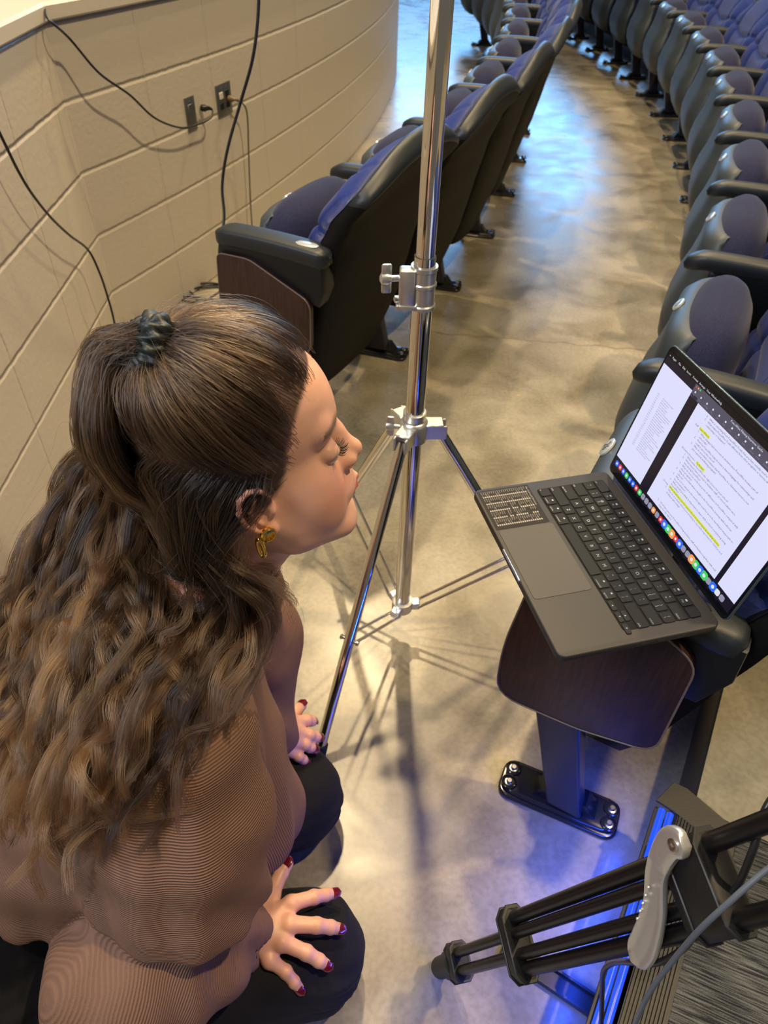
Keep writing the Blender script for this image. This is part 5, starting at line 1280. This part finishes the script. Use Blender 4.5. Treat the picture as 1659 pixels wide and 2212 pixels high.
# 4) fine strands in front of the ear, and fly-aways
k = 26; P0 = np.stack([rng.uniform(-.004, .028, k), -np.full(k, .071), rng.uniform(-.002, .03, k)], 1)
P1 = P0 + np.stack([-rng.uniform(.008, .02, k), -rng.uniform(.004, .009, k), -rng.uniform(.010, .03, k)], 1)
P2 = np.stack([-rng.uniform(.015, .035, k), -rng.uniform(.080, .092, k), -rng.uniform(.03, .07, k)], 1); P3 = P2 + np.stack([-rng.uniform(.01, .03, k), rng.normal(0, .004, k), -rng.uniform(.03, .06, k)], 1)
emit_strands(h2w(resample(np.stack([P0, P1, P2, P3], 1), 16)), .00018, .00006, rng.uniform(.3, .9, k))
k = 420; sel = rng.integers(0, len(W1), k); Q = W1[sel][:, ::2]; tt = np.linspace(0, 1, Q.shape[1])[None, :, None]
Q = Q + tt * (1 - .3 * tt) * (rng.normal(size=(k, 1, 3)) * .030 + np.array([0, -.004, .018])) + .006 * np.sin(tt * 8 + rng.uniform(0, 6, (k, 1, 1))) * nrm(rng.normal(size=(k, 1, 3)))
emit_strands(Q, .00012, .00005, rng.uniform(.4, 1, k))
sel = rng.integers(0, NC, 260); Q = guide[sel]; tt = np.linspace(0, 1, 15)[None, :, None]
Q = Q + nrm(Q - HC0) * (np.sin(np.pi * tt) * rng.uniform(.004, .022, (260, 1, 1))) + .004 * np.sin(tt * 7 + rng.uniform(0, 6, (260, 1, 1))) * nrm(rng.normal(size=(260, 1, 3)))
emit_strands(h2w(Q.reshape(-1, 3)).reshape(Q.shape), .00012, .00005, rng.uniform(.3, .8, 260))
sizes = np.concatenate([np.full(len(w), w.shape[1]) for w, *_ in STR]).astype(np.int32)
pos = np.concatenate([w.reshape(-1, 3) for w, *_ in STR]); 
rad = np.concatenate([np.tile(a + (b - a) * np.linspace(0, 1, w.shape[1]) ** 1.5, len(w)) for w, a, b, _ in STR])
tone = np.concatenate([t_ for *_, t_ in STR]); tone = np.clip(tone + rng.normal(0, .07, len(tone)), 0, 1)
def hair_mat():
    m = bpy.data.materials.new('brown_hair'); m.use_nodes = True; nt = m.node_tree; L = nt.links.new
    nt.nodes.remove(nt.nodes['Principled BSDF']); h = nd(nt, 'ShaderNodeBsdfHairPrincipled'); h.parametrization = 'COLOR'
    a = nd(nt, 'ShaderNodeAttribute'); a.attribute_name = 'tone'; hi = nd(nt, 'ShaderNodeHairInfo')
    f = nd(nt, 'ShaderNodeMath', operation='MULTIPLY_ADD'); f.inputs[1].default_value = .30; L(hi.outputs['Intercept'], f.inputs[0]); L(a.outputs['Fac'], f.inputs[2])
    r = nd(nt, 'ShaderNodeValToRGB'); e = r.color_ramp.elements; e[0].position = .15; e[0].color = (.008, .0052, .0038, 1); e[1].position = 1.1 if False else 1.0; e[1].color = (.135, .070, .032, 1)
    x_ = r.color_ramp.elements.new(.55); x_.color = (.024, .0145, .0092, 1)
    L(f.outputs[0], r.inputs[0]); L(r.outputs[0], h.inputs['Color']); h.inputs['Roughness'].default_value = .30; h.inputs['Radial Roughness'].default_value = .55; h.inputs['Coat'].default_value = .15 if 'Coat' in h.inputs else 0
    L(h.outputs[0], nt.nodes['Material Output'].inputs[0]); return m
M['hair'] = hair_mat()
hc = bpy.data.hair_curves.new('hair'); hc.add_curves([int(v) for v in sizes])
hc.points.foreach_set('position', pos.astype(np.float32).ravel())
ra_ = hc.attributes.get('radius') or hc.attributes.new('radius', 'FLOAT', 'POINT'); ra_.data.foreach_set('value', rad.astype(np.float32))
ta_ = hc.attributes.new('tone', 'FLOAT', 'CURVE'); ta_.data.foreach_set('value', tone.astype(np.float32))
hc.materials.append(M['hair'])
ho = bpy.data.objects.new('hair', hc); COL.objects.link(ho); ho.parent = person
S.cycles_curves.shape = 'RIBBONS'
# scrunchie: a crumpled torus
M['scr'] = mat('grey_green_satin', (0.018, 0.024, 0.023), 0.48)
ax_ = np.array([-.80, -.10, .55]); ax_ /= np.linalg.norm(ax_); e1 = nrm(np.cross(ax_, [0, 1, 0])); e2 = np.cross(ax_, e1); V, F = [], []; n1, n2_ = 90, 22
for i in range(n1):
    a = 2 * math.pi * i / n1; rad_ = .0175 + .0012 * math.sin(5 * a); cen = TIE + ax_ * (.004 + .002 * math.sin(3 * a + 1)) + (e1 * math.cos(a) + e2 * math.sin(a)) * rad_; o_ = e1 * math.cos(a) + e2 * math.sin(a)
    for j in range(n2_):
        b = 2 * math.pi * j / n2_; rr = .0115 * (1 + .22 * math.sin(17 * a + 2 * b) + .16 * math.sin(11 * a - 3 * b + 1) + .10 * math.sin(29 * a))
        V.append(cen + rr * (o_ * math.cos(b) + ax_ * math.sin(b)))
for i in range(n1):
    for j in range(n2_): F.append((i * n2_ + j, i * n2_ + (j + 1) % n2_, ((i + 1) % n1) * n2_ + (j + 1) % n2_, ((i + 1) % n1) * n2_ + j))
np_mesh('scrunchie', h2w(np.array(V)), np.array(F), M['scr'], person)
# ---------------------------------------------------------------- camera tripod leg at the lower right
def pray(u, v, dist):        # a point seen at a pixel, at a depth along the view axis (used once to place the real thing)
    x_, y_ = (u - 829.5) / FPX, (v - 1106) / FPX
    return Vector((0, 0, CAMH)) + (x_ * r2v + y_ * d2v + w0v) * dist
tri = thing('tripod', 'black twin-tube camera tripod leg with silver lever clamp, lower right', 'tripod', px(955, 2092, 0))
tri_o = Vector(tri.location)
def T_(p): return Vector(p) - tri_o
A = Vector(px(952, 2090, .022)); B = pray(1800, 1830, .50)
dv = (B - A).normalized(); sv = (pray(1300, 1900, .8) - pray(1300, 2000, .8)); sv = (sv - sv.dot(dv) * dv).normalized(); nv_ = dv.cross(sv)
Lt = (B - A).length
def ap(t, s=0, n=0): return T_(A + dv * (Lt * t) + sv * s + nv_ * n)
def t_at(u):  # parameter along the leg whose picture column is u
    lo_, hi_ = 0.0, 1.0
    for _ in range(40):
        m = (lo_ + hi_) / 2; p = A + dv * Lt * m - Vector((0, 0, CAMH)); U = 829.5 + FPX * p.dot(r2v) / p.dot(w0v)
        if U < u: lo_ = m
        else: hi_ = m
    return lo_
tf, tc1, tc2, tlv, tbd = t_at(965), t_at(990), t_at(1118), t_at(1440), t_at(1500)
bm = bmesh.new(); add_tube(bm, [ap(t_at(945)), ap(t_at(985))], [.017, .019], 20); bm_obj('rubber_foot', bm, M['rubber'], tri)
for s_ in (-.0135, .0135): tube_o('lower_tube', [ap(tf, s_), ap(tc2 + .02, s_)], .0068, M['tri'], tri, 16)
for s_, n_ in ((-.012, .004), (.012, .004)): tube_o('middle_tube', [ap(tc1, s_, n_), ap(tbd, s_, n_)], .0075, M['tri'], tri, 16)
for s_ in (-.029, .029): tube_o('upper_tube', [ap(tc2, s_ * 1.0), ap(1.05, s_)], .0088, M['tri'], tri, 18)
def bracket(name, t, hw, hs, th, parent=tri):
    Fm = Matrix((sv, nv_, dv)).transposed().to_4x4(); Fm.translation = ap(t); bm = bmesh.new()
    pts = [(-hw, -.008), (-hw * .72, -hs), (hw * .72, -hs), (hw, -.008), (hw, .008), (hw * .72, hs), (-hw * .72, hs), (-hw, .008)]
    add_prism(bm, pts, -th / 2, th / 2, .002, 'xy', 2)
    add_prism(bm, [(a * 1.06, b * 1.06) for a, b in pts], -th / 2, -th / 2 + .004, .001, 'xy', 1); add_prism(bm, [(a * 1.06, b * 1.06) for a, b in pts], th / 2 - .004, th / 2, .001, 'xy', 1)
    for v in bm.verts: v.co = Fm @ v.co
    return bm_obj(name, bm, M['trib'], parent), Fm
bracket('foot_bracket', tc1, .027, .015, .030); bracket('tube_bracket', tc2, .043, .017, .024)
bd, Fm = bracket('clamp_body', t_at(1530), .041, .016, .048)
bm = bmesh.new(); add_prism(bm, [(-.036, -.012), (-.016, -.018), (.028, -.018), (.038, -.008), (.038, .012), (-.036, .012)], -.040, -.018, .004, 'xy', 2)
for v in bm.verts: v.co = Fm @ v.co
bm_obj('clamp_shroud', bm, M['trib'], bd)
# silver lever: an S-shaped cam handle lying across the tubes, facing up at the viewer
vw = (Vector((0, 0, CAMH)) - (tri_o + ap(tlv))).normalized(); lz = (vw - vw.dot(dv) * dv).normalized(); lx = dv; ly = lz.cross(lx)
LM = Matrix((lx, ly, lz)).transposed().to_4x4(); LM.translation = ap(tlv) + lz * .020
if ly.dot(sv) < 0: pass
M['lever'] = mat('satin_silver_lever', (0.72, 0.71, 0.68), 0.34, 0.75, bump=0.25, bscale=900, bdist=0.0003)
sgn = 1 if ly.dot(sv) > 0 else -1
cl_ = catmull([(.092, .030), (.074, .038), (.036, .022), (.006, -.006), (-.030, -.028), (-.062, -.040)], 8); wd = [.0135, .0135, .0115, .0130, .0155, .0140]
n_ = len(cl_); V, F = [], []
for i, p in enumerate(cl_):
    a, b = cl_[max(i - 1, 0)], cl_[min(i + 1, n_ - 1)]; tn = (b - a).normalized(); nn = Vector((-tn.y, tn.x)); w = float(np.interp(i / (n_ - 1) * 5, range(6), wd))
    e = min(i, n_ - 1 - i) / (n_ - 1); w *= min(1, math.sqrt(max(.02, 1 - (1 - min(1, e / .09)) ** 2)))
    for k in range(18):
        th = 2 * math.pi * k / 18; cx, sx = math.cos(th), math.sin(th)
        q2 = Vector(p) + nn * (w * math.copysign(abs(cx) ** .6, cx)); V.append(LM @ Vector((q2.x, q2.y * sgn, (.0045 if sx > 0 else .006) * math.copysign(abs(sx) ** .6, sx) + .010 * (1 - (i / (n_ - 1)) * .7) - .004 - (.0022 * max(0, math.sin(th)) if .35 < i / n_ < .95 and abs(cx) < .75 else 0))))
for i in range(n_ - 1):
    for k in range(18): F.append((i * 18 + k, i * 18 + (k + 1) % 18, (i + 1) * 18 + (k + 1) % 18, (i + 1) * 18 + k))
F.append(tuple(range(18))); F.append(tuple(range((n_ - 1) * 18, n_ * 18))[::-1])
bm = bmesh.new(); vs = [bm.verts.new(v) for v in V]
for f in F: bm.faces.new([vs[i] for i in f])
lev = bm_obj('lever', bm, M['lever'], tri); lev['label'] = 'silver S-shaped lever'
bm = bmesh.new(); add_lathe(bm, [(.0062, 0), (.0062, .0030), (.0050, .0036), (.0015, .0030), (.0012, .0022)], LM @ Matrix.Translation((.083, .035 * sgn, .0085)), 20); bm_obj('lever_pin', bm, M['bolt'], lev)
for k in range(5):
    bm = bmesh.new(); bmesh.ops.create_icosphere(bm, subdivisions=2, radius=.0016)
    for v in bm.verts: v.co = LM @ (v.co + Vector((.020 - .010 * k, (.012 - .0052 * k) * sgn, .0078 - .0006 * k)))
    bm_obj('grip_dimple', bm, M['lever'], lev)
# floor spreader arm of the same tripod: a flat black channel on the floor
s0, s1 = Vector(px(1090, 2040, .02)), Vector(px(1316, 2192, .02)); sd_ = (s1 - s0).normalized(); sn_ = Vector((-sd_.y, sd_.x, 0))
bm = bmesh.new()
for off_, w_, z0_, z1_ in ((0, .017, .004, .009), (-.015, .002, .009, .018), (.015, .002, .009, .018)):
    P = [s0 + sn_ * (off_ + a * w_) for a in (-1, 1)] + [s1 + sn_ * (off_ + a * w_) for a in (1, -1)]
    v = [bm.verts.new(T_((p.x, p.y, z0_))) for p in P] + [bm.verts.new(T_((p.x, p.y, z1_))) for p in P]
    for f in ((0, 3, 2, 1), (4, 5, 6, 7), (0, 1, 5, 4), (1, 2, 6, 5), (2, 3, 7, 6), (3, 0, 4, 7)): bm.faces.new([v[i] for i in f])
M['spread'] = mat('black_anodised_spreader', (0.020, 0.018, 0.016), 0.3, 0.6); bm_obj('spreader_arm', bm, M['spread'], tri)
# ---------------------------------------------------------------- cables
def cable(name, pts, r, m, label, n=10, org=None):
    P = catmull(pts, n); o_ = Vector(org) if org is not None else P[0]
    bm = bmesh.new(); add_tube(bm, [p - o_ for p in P], r, 10)
    o = bm_obj(name, bm, m); o.location = o_; return tag(o, label, 'cable')
cable('cable', [pray(1700, 1690, 0.570), pray(1655, 1745, 0.570), pray(1625, 1840, 0.570), pray(1585, 1925, 0.589), pray(1525, 1975, 0.608), pray(1480, 2045, 0.632), pray(1420, 2080, 0.665), pray(1360, 2078, 0.722), pray(1325, 2080, 0.800), pray(1304, 2098, 0.840), pray(1301, 2140, 0.900), pray(1298, 2240, 0.980)], .0032, M['cable'], 'thick black cable bending down over the tripod clamp')
cable('cable', [pray(1720, 1840, 0.532), pray(1655, 1880, 0.541), pray(1580, 1945, 0.551), pray(1510, 2010, 0.570), pray(1450, 2080, 0.608), pray(1400, 2150, 0.646), pray(1360, 2240, 0.703)], .0024, M['gcable'], 'thin grey blue cable hanging over the tripod towards the carpet')
def wz(s, off, z): p = wpt(s, off, z); return p
def onwall(u, v, off=.03):     # wall-side point under a pixel, on the curved or straight wall
    x_, y_ = (u - 829.5) / FPX, (v - 1106) / FPX; d = x_ * r2v + y_ * d2v + w0v; best = None
    for i in range(-3200, 6000, 4):
        s = i / 1000; p = wpt(s, off); t = p.x / d.x if abs(d.x) > abs(d.y) else p.y / d.y; e = abs(d.x * t - p.x) + abs(d.y * t - p.y)
        if best is None or e < best[0]: best = (e, Vector((p.x, p.y, CAMH + d.z * t)))
    return best[1]
plugA = wpt(.655, .030, .648)
cable('cable', [Vector((-1.75, 2.10, 1.064)), Vector((-1.40, 2.22, 1.064)), onwall(60, 28, -.10).xy.to_3d() + Vector((0, 0, 1.0645))] + [onwall(u, v, o_) for u, v, o_ in ((105, 42, .035), (150, 84, .055), (215, 158, .07), (280, 205, .07), (335, 255, .07), (390, 276, .06), (430, 268, .055), (455, 255, .06), (459, 240, .055), (450, 231, .045), (438, 232, .032))], .0036, M['cable'], 'black cord from the wall ledge curving down to the narrow outlet')
cable('cable', [Vector((-1.55, 1.30, 1.064)), Vector((-1.25, 1.52, 1.064)), onwall(-60, 190, .03)] + [onwall(u, v, o_) for u, v, o_ in ((-20, 250, .04), (10, 308, .05), (40, 370, .05), (70, 420, .05), (110, 470, .05), (150, 508, .05), (190, 540, .05), (215, 590, .06), (232, 640, .06), (246, 690, .07), (252, 735, .08))], .0036, M['cable'], 'black cord drooping down the left wall towards the floor')
c3 = [pray(560, -60, 1.75), pray(557, 40, 1.80), pray(545, 130, 1.85), pray(520, 220, 1.92), pray(492, 320, 1.98), pray(480, 400, 2.03), pray(484, 470, 2.06), pray(474, 540, 2.08), pray(480, 600, 2.12), pray(482, 640, 2.16), pray(478, 690, 2.2)]
cable('cable', c3, .0042, M['cable'], 'thick black cable hanging from above beside the first left seat')
cable('cable', [onwall(502, 214, .035), onwall(524, 224, .05), onwall(534, 250, .05), onwall(537, 330, .035), onwall(541, 430, .03), onwall(546, 520, .04), onwall(550, 590, .05)], .0036, mat('tan_cord', (0.12, 0.11, 0.08), 0.5), 'dull tan cord hanging straight down from the wide outlet')
for uu, vv, lab in ((437, 233, 'black plug in the narrow wall outlet'), (495, 213, 'brown plug in the wide wall outlet')):
    p = onwall(uu, vv, .010); q2 = onwall(uu, vv, .034); dd = (wpt(.7, .1) - wpt(.7, 0)).normalized(); bm = bmesh.new(); Fm2 = frame((0, 0, 0), dd)
    add_lathe(bm, [(.009, 0), (.012, .003), (.012, .018), (.008, .024), (.0045, .036), (.0038, .048)], Fm2, 14)
    o = bm_obj('plug', bm, M['plastic'] if 'black' in lab else mat('brown_plug', (0.16, 0.11, 0.06), 0.4)); o.location = p - dd * .004; tag(o, lab, 'plug')
# loose cable coils behind the first left seat, and a power strip by the wall
rc = random.Random(5)
c0 = Vector(px(470, 640, .0)); pts = []
for i in range(64):
    a = i * .42; rr = .11 + .03 * math.sin(i * .9); pts.append(Vector((c0.x + rr * 1.25 * math.cos(a) + .012 * math.sin(i), c0.y + rr * .8 * math.sin(a) + .012 * math.cos(i * 1.3), .006 + .0016 * (i % 9))))
pts.append(Vector(px(380, 690, .006))); pts.append(Vector(px(330, 715, .012)))
cable('cable', pts, .0038, M['cable'], 'loose coils of black cable on the floor by the left seat', 5)
ps = thing('power_strip', 'white power strip lying on the floor at the foot of the wall', 'power strip', Vector(px(300, 718, 0)), math.radians(62))
bm = bmesh.new(); add_box(bm, (0, 0, .020), (.24, .055, .036), .006, 3); bm_obj('body', bm, mat('strip_white', (0.62, 0.62, 0.60), 0.4), ps)
for i in range(4):
    bm = bmesh.new(); add_box(bm, (-.085 + i * .05, 0, .0392), (.030, .032, .0016), .0005, 1); bm_obj('socket', bm, M['plastic'], ps)
bm = bmesh.new(); add_box(bm, (.100, 0, .040), (.016, .026, .006), .0015, 2); bm_obj('switch', bm, M['plastic'], ps)
ad = thing('power_adapter', 'black power adapter brick on the floor behind her ponytail', 'power adapter', Vector(px(215, 800, 0)), math.radians(62))
bm = bmesh.new(); add_box(bm, (0, 0, .018), (.12, .055, .034), .007, 3); bm_obj('housing', bm, M['plastic'], ad)
tube_o('cord', catmull([(.058, 0, .018), (.10, .01, .02), (.14, -.03, .006), (.20, -.02, .005)], 6), .003, M['cable'], ad, 8)
bpy.context.view_layer.update()
